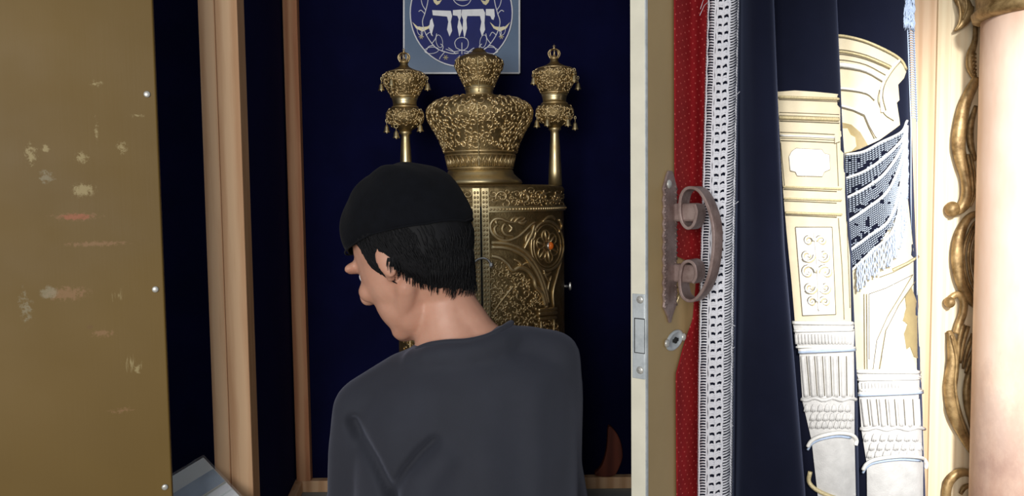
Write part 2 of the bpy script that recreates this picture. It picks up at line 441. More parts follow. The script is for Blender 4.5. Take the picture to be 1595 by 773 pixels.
# ================================================================== RIGHT DOOR LEAF, seen along its edge
rA = P(1007, 386, 1.0); rD = Vector((.62, .79, 0)).normalized(); rN = Vector((.79, -.62, 0)).normalized()
TH = .0226
rd = thing('cabinet_door', 'open door leaf seen edge on, ivory edge and tan face with bronze ring handle', 'door', (rA.x, rA.y, .30))
M_TAN = simple('tan_gloss_paint', srgb(176, 150, 104), .45, .05, 50, .15, .05, 10)
def RD(u, z, n): return rA + rD * u + rN * n + Vector((0, 0, z - rA.z))
def rbox(m, u0, u1, z0, z1, n0, n1):
    b = len(m.v)
    for z in (z0, z1):
        for (u, n) in ((u0, n0), (u1, n0), (u1, n1), (u0, n1)): m.v.append(RD(u, z, n))
    for f in ((3,2,1,0),(4,5,6,7),(0,1,5,4),(1,2,6,5),(2,3,7,6),(3,0,4,7)): m.f.append(tuple(b + i for i in f))
m = MB(); rbox(m, .002, .44, .32, 2.2, -TH, 0); m.build('door_panel', M_TAN, rd, smooth=False, bevel=.0012)
m = MB(); rbox(m, -.0015, .0018, .32, 2.2, -TH, -.0012); m.build('door_edge', M_EDGE, rd, smooth=False, bevel=.0006)
m = MB(); rbox(m, -.0018, .003, .32, 2.2, -.0011, .0006); m.build('edge_strip', M_STEEL, rd, smooth=False)
def onface(px, py, n=0.0): return on_plane(px, py, rA + rN * n, rN)
def onedge(px, py, u=-.0016): return on_plane(px, py, rA + rD * u, rD)
def UZ(p): return ((p - rA).dot(rD), p.z)
# strike plate
pz1, pz0 = onedge(996, 458).z, onedge(996, 590).z
lp = MB(); rbox(lp, -.0035, -.0014, pz0, pz1, -TH + .003, -.001)
lpo = lp.build('lock_plate', M_STEEL, rd, smooth=False, bevel=.0008)
sz1, sz0 = onedge(996, 497).z, onedge(996, 549).z
m = MB(); rbox(m, -.0042, -.0032, sz0, sz1, -TH + .0075, -.0015); m.build('latch_bolt', M_STEEL, lpo, smooth=False, bevel=.0003)
m = MB(); rbox(m, -.0037, -.0034, sz0 - .001, sz1 + .0012, -TH + .0062, -.001); m.build('latch_slot', M_DARKHOLE, lpo, smooth=False)
for py in (467, 577):
    p = onedge(997, py, -.0035); m = MB(); q = (-rD).to_track_quat('Z', 'Y').to_matrix()
    m.lathe([(.0052, 0), (.0048, .001), (.003, .0018), (.0005, .002)], 20); m.box((-.0032, -.0004, .0016), (.0032, .0004, .0022)); m.box((-.0004, -.0032, .0016), (.0004, .0032, .0022))
    m.v = [p + q @ v for v in m.v]; m.build('screw', M_SCREW, rd)
# back plate of the handle: pointed hammered strip
c0 = UZ(onface(1041, 386)); top, bot = onface(1038, 266).z, onface(1040, 503).z
hw = .019; pl = []
N = 26
hwf = lambda t: hw * (1 if .09 < t < .88 else (max(.12, t / .09) ** .6 if t <= .09 else max(.1, (1 - t) / .12)))
L, R_ = [], []
for i in range(N + 1):
    t = i / N; z = lerp(top, bot, t); j = .0016 * (1 if i % 2 else -1) if .06 < t < .92 else 0
    L.append((c0[0] - hwf(t) - j, z)); R_.append((c0[0] + hwf(t) + j, z))
poly = L + R_[::-1]
m = MB(); m.prism(poly, .0035, lambda u, z, d: RD(u, z, .0003 + d)); hp = m.build('handle_plate', M_BRONZE, rd, smooth=False, bevel=.001)
m = MB()
for i in range(1, N):
    t = i / N
    if .08 < t < .9:
        for s_ in (-1, 1):
            z = lerp(top, bot, t); m.tube([RD(c0[0] + s_ * (hw - .0005), z - .001, .0038), RD(c0[0] + s_ * (hw - .007), z + .003, .0042)], [.0014, .0005], 6)
m.build('hammered_border', M_BRONZE, hp)
p = onface(1042, 287, .004); m = MB(); q = rN.to_track_quat('Z', 'Y').to_matrix()
m.lathe([(.0066, 0), (.006, .0015), (.0035, .0026), (.0005, .0028)], 20); m.v = [p + q @ v for v in m.v]; m.build('screw', M_SCREW, rd)
# posts and scrolled handle strap
hu = UZ(onface(1047, 386))[0] + .004
zt, zb = onface(1047, 331).z, onface(1047, 425).z
for z in (zt, zb):
    m = MB(); rbox(m, hu - .0085, hu + .0085, z - .0125, z + .0125, .003, .038)
    m.build('handle_post', M_BRONZE, rd, smooth=False, bevel=.003)
def HN(px, py):
    d = ray(px, py); A = rA + rD * hu; t = (A - CAM).dot(rD) / d.dot(rD); p = CAM + d * t
    return (p - A).dot(rN), p.z
top_s = [(1088, 318), (1091, 332), (1086, 350), (1077, 355), (1068, 345), (1065, 325), (1068, 303), (1078, 293), (1094, 297), (1107, 318), (1116, 350), (1117, 385), (1112, 420), (1103, 446), (1090, 464), (1078, 467), (1068, 458), (1065, 435), (1069, 412), (1079, 406), (1088, 413), (1090, 430), (1085, 440)]
hp2 = smooth_pts([HN(*a) for a in top_s], 6)
m = MB(); hwid = .0135; t_ = .0022; b = 0; n = len(hp2)
for i, q in enumerate(hp2):
    tg = (hp2[min(i + 1, n - 1)] - hp2[max(i - 1, 0)]).normalized(); nn = Vector((-tg.y, tg.x))
    for (a, c) in ((-1, -1), (1, -1), (1, 1), (-1, 1)):
        r = q + nn * (t_ * c); m.v.append(RD(hu + a * hwid, r.y, r.x))
for i in range(n - 1):
    for k in range(4): m.f.append((4 * i + k, 4 * i + (k + 1) % 4, 4 * i + 4 + (k + 1) % 4, 4 * i + 4 + k))
m.f += [(3, 2, 1, 0), (4 * n - 4, 4 * n - 3, 4 * n - 2, 4 * n - 1)]
m.build('handle_loop', M_BRONZE, rd, smooth='auto', bevel=.0008)
# keyhole escutcheon with two screws
p = onface(1050, 530, .0005); m = MB(); q = rN.to_track_quat('Z', 'Y').to_matrix()
m.lathe([(.026, 0), (.026, .0014), (.022, .0026), (.019, .0026), (.018, .0018), (.0005, .0016)], 28); m.v = [p + q @ Vector((v.x * 1.0, v.y * .52 + v.x * .10, v.z)) for v in m.v]
es = m.build('keyhole_plate', M_STEEL, rd)
m = MB(); m.lathe([(.0045, .0), (.0045, .0032), (.0004, .0032)], 14); m.box((-.008, -.0022, 0), (.008, .0022, .003)); m.v = [p + q @ v for v in m.v]; m.build('keyhole', M_DARKHOLE, es)
for (px, py) in ((1038, 535), (1064, 525)):
    p = onface(px, py, .002); m = MB(); m.lathe([(.0058, 0), (.0054, .0022), (.003, .0034), (.0005, .0036)], 18); m.v = [p + q @ v for v in m.v]; m.build('screw', M_SCREW, rd)
m = MB(); m.tube([onface(1062, 447, .003), onface(1054, 472, .003)], .0014, 6); m.build('hook_pin', M_BRASS_POL, rd)

# ================================================================== TORAH CASE
YC = 1.575
RC = 0.170
axis = P(749, 386, YC); AX, AY = axis.x, YC
ZC1 = P(749, 290, YC - RC).z; ZC0 = ZS + .001
case = thing('torah_case', 'tall round brass torah case with embossed doors and an onion shaped crown', 'torah case', (AX, AY, ZC0))
def cyl_hit(px, py):
    d = ray(px, py); ox, oy = CAM.x - AX, CAM.y - AY
    a = d.x ** 2 + d.y ** 2; b = 2 * (ox * d.x + oy * d.y); c = ox * ox + oy * oy - RC * RC
    D = b * b - 4 * a * c
    if D < 0: D = 0
    t = (-b - sqrt(D)) / (2 * a); p = CAM + d * t
    return atan2(p.x - AX, -(p.y - AY)), p.z          # theta 0 faces the viewer, + to the right
def CYL(th, z, off=0.0):
    r = RC + off; return Vector((AX + r * sin(th), AY - r * cos(th), z))
def case_map(px, py, off=0.0, mir=1):
    th, z = cyl_hit(px, py); return CYL(TH0 + mir * (th - TH0), z, off)
TH0 = cyl_hit(750, 400)[0]
def two(fn):
    for mir in (1, -1): fn(mir)
m = MB()
prof = [(RC - .012, ZC0), (RC + .004, ZC0), (RC + .004, ZC0 + .03), (RC, ZC0 + .034)] + [(RC, lerp(ZC0 + .04, ZC1 - .012, t / 20)) for t in range(21)] + [(RC + .002, ZC1 - .006), (RC - .002, ZC1), (RC - .02, ZC1 + .003), (.02, ZC1 + .004)]
m.lathe(prof, 120, (AX, AY, 0)); m.build('case_body', M_BRASS_BASE, case)
# smooth strips: seam borders, top band strip
def strip(m, th0, th1, z0, z1, off, n=10, nz=2):
    def fn(u, v): return CYL(u, v, off)
    us = [lerp(th0, th1, i / n) for i in range(n + 1)]; vs = [lerp(z0, z1, i / nz) for i in range(nz + 1)]
    m.quadgrid(fn, us, vs)
    for (ua, ub) in ((th0, th0), (th1, th1)):
        b = len(m.v); m.v += [CYL(ua, z0, off), CYL(ua, z1, off), CYL(ua, z1, 0), CYL(ua, z0, 0)]; m.f.append((b, b + 1, b + 2, b + 3))
    for z in (z0, z1):
        b = len(m.v)
        for i in range(n + 1): m.v += [CYL(us[i], z, off), CYL(us[i], z, 0)]
        for i in range(n): m.f.append((b + 2 * i, b + 2 * i + 1, b + 2 * i + 3, b + 2 * i + 2))
zb1 = cyl_hit(760, 322)[1]; zb0 = cyl_hit(760, 331)[1]
m = MB(); g = .010
for s in (-1, 1):
    a, b_ = TH0 + s * g, TH0 + s * .085
    strip(m, min(a, b_), max(a, b_), ZC0 + .04, ZC1 - .004, .0025, 6)
m.build('seam_border', M_BRASS_POL, case)
m = MB()
for s in (-1, 1):
    a, b_ = TH0 + s * .085, TH0 + s * 2.4
    strip(m, min(a, b_), max(a, b_), zb0, zb1, .0035, 40)
m.build('band_strip', M_BRASS_POL, case)
m = MB()
m.tube([CYL(TH0, ZC0 + .04, .0012), CYL(TH0, zb1, .0012)], .0016, 6); m.build('door_gap', M_DARKHOLE, case)
m = MB()                                                   # punched beads along the strips
z = ZC0 + .05
while z < ZC1 - .01:
    for s in (-1, 1):
        for k in (.030, .062):
            m.ell(CYL(TH0 + s * k, z, .003), (.0022, .0022, .0030), 8, 5)
    z += .0085
th = .10
while th < 2.3:
    for s in (-1, 1): m.ell(CYL(TH0 + s * th, (zb0 + zb1) / 2, .0042), (.0026, .0016, .0024), 8, 5)
    th += .036
m.build('bead_row', M_BRASS, case)
m = MB(); pts = [cyl_hit(738, 412), cyl_hit(743, 405), cyl_hit(752, 402), cyl_hit(760, 405), cyl_hit(765, 413)]
m.tube(smooth_pts([CYL(a, z, .007) for a, z in pts], 4), .0022, 8)
for (a, z) in (pts[0], pts[-1]): m.ell(CYL(a, z, .006), (.005, .006, .006), 12, 8)
m.build('door_latch', M_SILVER, case)
# ------- embossed scrolls
def spiral(cx, cy, r, a0, turns=1.3, d=1, n=16, tail=0.0):
    out = []
    for i in range(n + 1):
        t = i / n; rr = r * (1 - t * .82); a = a0 + d * turns * 2 * pi * t
        out.append((cx + rr * cos(a), cy + rr * sin(a)))
    return out
def leaf(cx, cy, L, a, bend=.5, n=8):
    out = []
    for i in range(n + 1):
        t = i / n; aa = a + bend * t
        out.append((cx + L * t * cos(aa), cy + L * t * sin(aa)))
    return out
def emboss(m, pts, M, r, off=.0006, n=5, taper=True):
    k = len(pts); P3 = [M(x, y, off) for x, y in pts]
    rr = [r * (.45 + .75 * sin(pi * min(1, .12 + i / (k - 1) * .83))) for i in range(k)] if taper else [r] * k
    m.tube(P3, rr, n)
def fill_scrolls(m, M, inside, x0, x1, y0, y1, rad, tube, seed=1, tries=900, aspect=1.0):
    rnd = random.Random(seed); pts = []
    for _ in range(tries):
        x, y = rnd.uniform(x0, x1), rnd.uniform(y0, y1); r = rad * rnd.uniform(.55, 1.25)
        if not inside(x, y): continue
        if any((x - a) ** 2 + ((y - b) / aspect) ** 2 < (.80 * (r + c)) ** 2 for a, b, c in pts): continue
        pts.append((x, y, r))
        d = rnd.choice((-1, 1)); a0 = rnd.uniform(0, 6.28)
        emboss(m, [(x + (q - x), y + (w_ - y) * aspect) for q, w_ in spiral(x, y, r, a0, rnd.uniform(.8, 1.35), d)], M, tube)
        for k in range(2):
            a = a0 + k * 2.4 + rnd.uniform(-.4, .4); ex, ey = x + r * cos(a), y + r * sin(a) * aspect
            if inside(ex, ey): emboss(m, leaf(ex, ey, r * .8, a + rnd.uniform(-.6, .6), rnd.uniform(-1.2, 1.2), 5), M, tube * 1.15)
    return pts
ARCH_OUT = [(765, 384), (790, 386), (812, 395), (828, 412), (840, 435), (848, 462), (850, 478)]
ARCH_IN = [(765, 399), (778, 402), (790, 411), (798, 421), (808, 417), (820, 421), (830, 434), (833, 446), (842, 456), (848, 476)]
arch_in_s = [tuple(p) for p in smooth_pts(ARCH_IN, 4)]
def in_fil(x, y):
    if x < 766 or y > 780: return False
    if y < 476:
        yy = interp([(768, 402), (778, 407), (790, 417), (800, 424), (810, 422), (822, 432), (830, 448), (838, 458), (843, 470), (846, 476), (870, 900)], x); return y > yy + 2
    if y < 500: return x < 836
    return x < 870 and (y > 503 or x < 836)
m = MB(); ma = MB()
def right_half(mir):
    M = lambda x, y, off=0.0: case_map(x, y, off, mir)
    def line(pts, r, k=5, n=6, off=.001): m.tube([M(p.x, p.y, off) for p in smooth_pts(pts, k)], r, n)
    al = lambda pts, r: ma.tube([M(p.x, p.y, .0026) for p in smooth_pts(pts, 6)], r, 10)
    for dy, r in ((-6, .0038), (1, .0042)):
        al([(x - .35 * dy * (i / 6), y + dy) for i, (x, y) in enumerate(ARCH_OUT)], r)
    al(ARCH_IN, .0042)
    # capital and column under the arch
    for y, r in ((483, .0030), (489, .0036), (497, .003)): line([(838, y), (850, y - 1), (866, y - 2)], r)
    line([(842, 500), (842, 560), (842, 640)], .0024); line([(862, 498), (863, 560), (863, 640)], .0024)
    line([(862, 478), (861, 455), (867, 430), (874, 405)], .0022); line([(852, 478), (853, 450), (858, 430)], .0016)
    # medallion with rosette
    for k, (rx, ry, r) in enumerate(((25, 38, .0026), (21, 33, .0014))):
        line([(852 + rx * cos(a * pi / 10), 383 + ry * sin(a * pi / 10)) for a in range(21)], r, 2)
    for a in range(6):
        an = a * pi / 3 + .3; cx, cy = 852 + 11 * cos(an), 384 + 17 * sin(an)
        emboss(m, [(cx + 6 * cos(b * pi / 6), cy + 9 * sin(b * pi / 6)) for b in range(13)], M, .0014, taper=False)
        emboss(m, [(852 + 5 * cos(an), 384 + 7 * sin(an)), (cx, cy), (852 + 17 * cos(an), 384 + 26 * sin(an))], M, .0022)
    # acanthus scrolls
    S = lambda pts, r: emboss(m, [tuple(p) for p in smooth_pts(pts, 5)], M, r, .001, 6)
    S([(833, 346), (825, 352), (815, 362), (805, 370), (790, 375), (776, 372), (766, 362), (764, 350), (770, 342), (780, 341), (790, 345), (800, 347), (812, 344), (818, 339)], .0030)
    S([(800, 368), (788, 366), (782, 358), (785, 350), (790, 352)], .0032); S([(786, 372), (774, 366), (770, 356), (776, 350)], .0034)
    S([(800, 347), (806, 341), (816, 338)], .0028); S([(806, 346), (814, 348), (820, 344)], .0028); S([(795, 346), (798, 341), (806, 338)], .0022)
    S([(832, 350), (828, 364), (822, 376), (816, 388)], .0036); S([(828, 360), (820, 368), (818, 378)], .0028); S([(833, 352), (833, 366), (826, 380)], .0026)
    S([(776, 352), (772, 346), (775, 343)], .003); S([(792, 362), (797, 356), (792, 350)], .003); S([(770, 356), (767, 366), (774, 371)], .0018)
    S([(870, 342), (874, 352), (870, 362)], .0026); S([(864, 342), (860, 338), (852, 339), (845, 345)], .0024)
    S([(800, 404), (808, 408), (812, 414), (806, 412)], .0022); S([(812, 414), (820, 410), (826, 418)], .002); S([(846, 426), (852, 428), (858, 424)], .002); S([(846, 420), (850, 432), (856, 440)], .002)
    # filigree inside the arch and below, and the frieze under the rim
    fill_scrolls(m, M, in_fil, 766, 870, 400, 640, 5.2, .0016, 3 if mir == 1 else 4, 3200 if mir == 1 else 1500)
    fill_scrolls(m, M, lambda x, y: x > 764 and 297 < y < 318, 764, 879, 296, 319, 7.5, .0012, 9, 500, .9)
    for cx in (782, 815, 846, 866):
        emboss(m, spiral(cx, 307, 11 * (1 if cx < 840 else .6), 2.5, 1.2, 1 if cx in (782, 846) else -1), M, .0019)
    for k in range(60):                                     # stem through the filigree
        pass
    S([(768, 488), (780, 470), (792, 455), (800, 445)], .0024)
two(right_half)
m.build('embossed_ornament', M_BRASS, case); ma.build('arch_moulding', M_BRASS, case)
gm = MB(); th, z = cyl_hit(855, 383); gm.ell(CYL(th, z, .004), (.006, .006, .0075), 14, 10)
M_GEM = simple('orange_glass', (.75, .16, .02, 1), .12, 0); gm.build('gemstone', M_GEM, case)
gm = MB(); gm.lathe([(.0075, -.002), (.008, .0), (.006, .002)], 16); q = Vector((sin(th), -cos(th), 0)).to_track_quat('Z', 'Y').to_matrix(); c_ = CYL(th, z, .0022); gm.v = [c_ + q @ v for v in gm.v]; gm.build('gem_setting', M_SILVER, case)
gm = MB(); gm.ell(P(888, 446, YC), (.004, .004, .009), 10, 8); gm.tube([P(884, 446, YC), P(876, 446, YC)], .003, 8); gm.build('hinge_knob', M_SILVER, case)
# crown
SX = YC / F
def prof_px(rows, ycp=749, Y=YC): return [(r * Y / F, P(ycp, y, Y).z) for y, r in rows]
CR = [(289, 60), (286, 64), (282, 62), (277, 56), (272, 51), (266, 49), (262, 50), (256, 51), (246, 53), (238, 56), (228, 59), (218, 63), (208, 68), (198, 74), (190, 78.5), (182, 81), (174, 81), (167, 78), (161, 71), (156, 60), (153, 45), (151.5, 30), (150, 22), (146, 20.5), (140, 21), (132, 23.5), (122, 28), (112, 33), (104, 36.5), (97, 36.5), (91, 32), (86.5, 23), (84, 15), (81, 11), (78, 9), (75.5, 5), (74.5, .5)]
crs = [tuple(p) for p in smooth_pts([(y, r, 0) for y, r in CR], 2)]
prof = prof_px([(a, b) for a, b, _ in crs]); XC = P(747.5, 200, YC).x
m = MB(); m.lathe(prof, 96, (XC, AY, 0)); crown = m.build('crown', M_BRASS_BASE, case)
def crown_map_factory(tab, xc, Y):
    def M(u, y, off=0.0):        # u in px of arc at the widest, y in px
        r = interp(tab, y) * Y / F; th = u; z = P(749, y, Y).z
        return Vector((xc + (r + off) * sin(th), Y - (r + off) * cos(th), z))
    return M
tab = sorted((y, r) for y, r in CR)
CM = crown_map_factory(tab, XC, YC)
def crown_fill(m, M, y0, y1, rad, tube, seed, tab, tries):
    rnd = random.Random(seed); pts = []
    for _ in range(tries):
        y = rnd.uniform(y0, y1); R = interp(tab, y); th = rnd.uniform(-pi, pi); r = rad * rnd.uniform(.6, 1.2)
        if y - r < y0 or y + r > y1: continue
        ok = True
        for (a, b, c, Rb) in pts:
            da = (th - a + pi) % (2 * pi) - pi
            if (da * .5 * (R + Rb)) ** 2 + (y - b) ** 2 < (.80 * (r + c)) ** 2: ok = False; break
        if not ok: continue
        pts.append((th, y, r, R)); d = rnd.choice((-1, 1)); a0 = rnd.uniform(0, 6.28)
        sp = spiral(0, 0, r, a0, rnd.uniform(.8, 1.3), d, 12)
        emboss(m, [(th + a / R, y + b) for a, b in sp], M, tube, .0006, 5)
        for k in range(2):
            a = a0 + 2.2 * k; lf = leaf(r * cos(a), r * sin(a), r * .8, a, rnd.uniform(-1.3, 1.3), 4)
            emboss(m, [(th + q / R, y + w_) for q, w_ in lf], M, tube * 1.3, .0006, 5)
m = MB()
crown_fill(m, CM, 156, 236, 6.6, .0016, 5, tab, 8000)
crown_fill(m, CM, 92, 134, 5.2, .0014, 6, tab, 2500)
for yy, r in ((238, .0014), (243, .0012), (263, .0016), (148, .0016), (139, .0013)):
    m.tube([CM(2 * pi * k / 64, yy, .0006) for k in range(64)], r, 6, closed=True)
for k in range(36):                                         # upright leaves round the foot of the crown
    th = 2 * pi * k / 36; a = .06
    emboss(m, [(th - a, 261), (th - a, 252), (th, 245), (th + a, 252), (th + a, 261)], CM, .0016); emboss(m, [(th, 260), (th, 250)], CM, .0018)
for k in range(24):
    th = 2 * pi * k / 24; emboss(m, [(th - .09, 134), (th, 124), (th + .09, 134)], CM, .0013)
m.build('crown_ornament', M_BRASS, crown)
m = MB(); th = TH0
m.tube([CM(0.0, y, .0008) for y in [i for i in range(262, 166, -3)]], .0018, 6); m.tube([CM(0.0, y, .0008) for y in range(146, 90, -3)], .0016, 6); m.build('crown_seam', M_BRASS_POL, crown)
m = MB(); m.lathe([(a + .0008, z + .0004) for a, z in prof_px([(289, 61), (286, 64.5), (282, 62.5), (277, 56.5), (272, 51.5), (266, 49.5)])], 96, (XC, AY, 0)); m.build('crown_foot', M_BRASS_POL, crown)
m = MB(); m.lathe([(a + .0008, z) for a, z in prof_px([(150, 22), (146, 20.5), (140, 21), (135, 22.5)])], 64, (XC, AY, 0)); m.build('crown_neck', M_BRASS_POL, crown)

# ------------------------------------------------------------------ finials (rimonim)
def finial(px, shift_y, label, bells_hi, bells_lo, top_y):
    FR = [(290, 10.5), (270, 10), (250, 8.8), (230, 7.6), (215, 6.6), (209, 6.6), (206, 10), (203, 9), (200, 13), (196, 20), (190, 26), (183, 28.5), (176, 28), (170, 25), (166.5, 20), (164, 17.5), (160, 17.5), (157, 18), (150, 20), (143, 23.5), (136, 27.5), (129, 31), (122, 33.5), (117, 33), (113, 28), (109, 20), (106, 13), (103, 8), (100, 6), (97.5, 6), (96, 5)]
    FR = [(y + shift_y, r) for y, r in FR]; Y = YC
    xc = P(px, 180, Y).x; zb = ZC1 + .002
    t = thing('torah_finial', label, 'torah finial', (xc, Y, zb), 'pair of brass finials on the torah case')
    rows = [(r * Y / F, P(749, y, Y).z) for y, r in FR]; rows[0] = (rows[0][0], zb)
    shaft = [q for q, (y, _) in zip(rows, FR) if y - shift_y >= 203]; body = [q for q, (y, _) in zip(rows, FR) if y - shift_y <= 203]
    m = MB(); m.lathe(shaft, 32, (xc, Y, 0)); m.build('shaft', M_BRASS_POL, t)
    m = MB(); m.lathe(body, 56, (xc, Y, 0)); bd = m.build('bulb', M_BRASS_BASE, t)
    tb = sorted(FR); M = crown_map_factory(tb, xc, Y); m = MB()
    crown_fill(m, M, 112 + shift_y, 150 + shift_y, 4.6, .0011, 11 + int(px), tb, 2500)
    crown_fill(m, M, 170 + shift_y, 197 + shift_y, 4.4, .0011, 12 + int(px), tb, 1500)
    for yy in (150, 166, 112): m.tube([M(2 * pi * k / 48, yy + shift_y, .0004) for k in range(48)], .0013, 6, closed=True)
    m.build('filigree', M_BRASS, bd)
    m = MB(); m.lathe([(a + .0008, z) for a, z in [(r * Y / F, P(749, y + shift_y, Y).z) for y, r in ((164, 17.5), (160, 17.5), (157, 18), (151, 19.5))]], 40, (xc, Y, 0)); m.build('collar', M_BRASS_POL, t)
    # little openwork crown on top
    m = MB(); zc = P(749, 96 + shift_y, Y).z; k_ = Y / F
    m.tube([(xc + 6 * k_ * cos(a * pi / 12), Y + 6 * k_ * sin(a * pi / 12), zc) for a in range(24)], .0014, 6, closed=True)
    for a in range(8):
        an = a * pi / 4
        pr = [(5.5, 0), (8.5, 5), (9, 9), (6.5, 13), (2, 14.5)]
        m.tube(smooth_pts([(xc + r * k_ * cos(an), Y + r * k_ * sin(an), zc + h * k_) for r, h in pr], 3), .0013, 6)
    m.ell((xc, Y, zc + 16 * k_), (.0028,) * 3, 10, 8); m.tube([(xc, Y, zc + 15 * k_), (xc, Y, zc + 22 * k_)], [.0012, .0005], 6); m.tube([(xc - .003, Y, zc + 19 * k_), (xc + .003, Y, zc + 19.5 * k_)], .0008, 5)
    m.lathe([(5.5 * k_, zc - .002), (5 * k_, zc + 2 * k_), (3 * k_, zc + 5 * k_), (.0005, zc + 6 * k_)], 20, (xc, Y, 0))
    m.build('small_crown', M_BRASS, t)
    for (ang, yy, rad) in bells_hi + bells_lo:
        R = (rad + 1.5) * k_; z = P(749, yy + shift_y, Y).z
        bx, by = xc + R * sin(ang), Y - R * cos(ang)
        b = MB(); b.tube([(bx + 2.4 * k_ * cos(a * pi / 6) * abs(cos(ang)) + 2.4 * k_ * cos(a * pi / 6) * .4, by, z - 1 * k_ + 2.6 * k_ * sin(a * pi / 6)) for a in range(12)], .0007, 5, closed=True)
        b.tube([(bx, by, z - 3 * k_), (bx, by, z - 8 * k_)], .0007, 5)
        b.lathe([(5.2 * k_, z - 19 * k_), (5.2 * k_, z - 18 * k_), (3.9 * k_, z - 15.5 * k_), (3.2 * k_, z - 11 * k_), (2 * k_, z - 8.5 * k_), (.4 * k_, z - 7.5 * k_)], 16, (bx, by, 0)); b.ell((bx, by, z - 19.5 * k_), (.0018,) * 3, 8, 6)
        b.build('bell', M_BRASS_POL, t)
A = [(-pi / 2, 120, 34), (pi / 2, 120, 34), (-.45, 118, 33), (pi, 120, 34)]
B = [(-1.35, 186, 27), (-.5, 196, 22), (1.0, 186, 28), (pi, 186, 28)]
finial(631, 0, 'brass finial left of the crown, its lower shaft hidden behind the cap', A, B, 75)
A = [(-1.2, 118, 33), (1.0, 116, 33), (1.75, 124, 36), (pi, 120, 34)]
B = [(-1.25, 184, 28), (-.45, 184, 27), (.7, 184, 28), (1.4, 188, 30)]
finial(864, -3, 'brass finial right of the crown, its long tapered shaft fully in view', A, B, 72)

# ================================================================== PLAQUE
YQ = YB - .012
def PQ(x, y, d=0.0): 
    p = P(x, y, YB - .004); return Vector((p.x, YQ + .004 - d, p.z))
M_SLATE = simple('slate_blue_glass', srgb(104, 124, 150), .12, 0, None, 0, .08, 14)
M_BLUE = simple('royal_blue_glass', srgb(36, 42, 110), .10, 0, None, 0, .2, 8)
M_WHITE = simple('silver_leaf', srgb(240, 242, 246), .4, .0, None, 0, .08, 60)
M_FLOWER = simple('pale_gold_leaf', srgb(196, 186, 150), .35, .3)
x0, x1, y0, y1 = 630, 809, -66, 115
pq = thing('wall_plaque', 'square blue glass plaque with silver hebrew letters in an oval wreath', 'plaque', PQ(719, 114, 0))
m = MB(); m.prism([(x0 + 1.5, y0 + 1.5), (x1 - 1.5, y0 + 1.5), (x1 - 1.5, y1 - 1.5), (x0 + 1.5, y1 - 1.5)], .005, PQ); m.build('glass_panel', M_SLATE, pq, smooth=False)
m = MB()
fr = [(x0, y0), (x1, y0), (x1, y1), (x0, y1)]
for i in range(4):
    a, b = fr[i], fr[(i + 1) % 4]; m.tube([PQ(a[0], a[1], .005), PQ(b[0], b[1], .005)], .0022, 8)
m.build('frame', M_WHITE, pq)
OC, RX, RY = (719, 22), 79, 83
ov = [(OC[0] + RX * cos(a * pi / 30), OC[1] + RY * sin(a * pi / 30)) for a in range(60)]
m = MB(); m.prism(ov, .0018, lambda x, y, d: PQ(x, y, .0050 + d)); m.build('oval_field', M_BLUE, pq, smooth=False)
m = MB(); m.tube([PQ(x, y, .007) for x, y in ov], .0017, 6, closed=True)
QL = lambda pts, r, k=5: m.tube([PQ(p.x, p.y, .0072) for p in smooth_pts(pts, k)], r * 1.45, 6, flat=.6)
# wreath: both sides
for s in (-1, 1):
    X = lambda dx: 719 + s * dx
    QL([(X(4), 84), (X(14), 85), (X(26), 82), (X(38), 77), (X(48), 66), (X(56), 52), (X(60), 36), (X(56), 22), (X(52), 6), (X(50), -12)], .0014)
    for (a, b, c) in (((42, 72), (50, 74), (54, 80)), ((54, 56), (48, 52), (44, 58)), ((46, 70), (40, 62), (38, 54)), ((58, 46), (62, 52), (60, 58)), ((56, 24), (62, 18), (66, 20)), ((55, 18), (60, 10), (62, 2)), ((30, 82), (28, 74), (32, 70)), ((26, 83), (32, 90), (34, 94)), ((8, 86), (14, 80), (20, 76)), ((2, 88), (6, 92), (10, 96))):
        QL([(X(a[0]), a[1]), (X(b[0]), b[1]), (X(c[0]), c[1])], .0012)
    for (cx, cy, rx, ry, an) in ((34, 66, 5, 10, .2), (46, 80, 11, 5, .1), (64, 50, 4, 7, .3)):
        QL([(X(cx + rx * cos(t * pi / 6) * cos(an) - ry * sin(t * pi / 6) * sin(an)), cy + rx * cos(t * pi / 6) * sin(an) + ry * sin(t * pi / 6) * cos(an)) for t in range(13)], .0009, 2)
QL([(711, 76), (709, 68), (713, 62), (720, 60), (727, 62), (730, 68), (728, 76), (720, 80), (711, 76)], .0012); QL([(720, 86), (720, 74), (720, 68)], .0013); QL([(695, 78), (708, 82), (720, 80), (732, 82), (742, 78)], .0011)
QL([(704, -4), (710, 6), (720, 11), (730, 8), (737, -4)], .0012); QL([(707, 1), (720, 3), (734, 1)], .0009); QL([(703, -6), (720, -10), (738, -6)], .001)
m.build('wreath_lines', M_WHITE, pq)
for s in (-1, 1):
    X = lambda dx: 719 + s * dx
    for poly in ([(X(44), 36), (X(50), 46), (X(60), 51), (X(70), 46), (X(76), 36), (X(68), 43), (X(60), 44), (X(52), 43)], [(X(46), -4), (X(42), 6), (X(38), 10), (X(34), 8), (X(30), 2), (X(37), 4), (X(41), -2), (X(48), -14)]):
        m = MB(); m.prism(poly, .001, lambda x, y, d: PQ(x, y, .0068 + d)); m.build('blossom', M_FLOWER, pq, smooth=False)
    for (cx_, cy) in ((62, 59), (24, 91)):
        m = MB()
        for k in range(3):
            a = k * pi / 3; m.tube([PQ(X(cx_) + 4 * cos(a), cy + 4 * sin(a), .0073), PQ(X(cx_) - 4 * cos(a), cy - 4 * sin(a), .0073)], .0011, 5)
        m.build('small_blossom', M_FLOWER, pq, smooth=False)
m = MB()
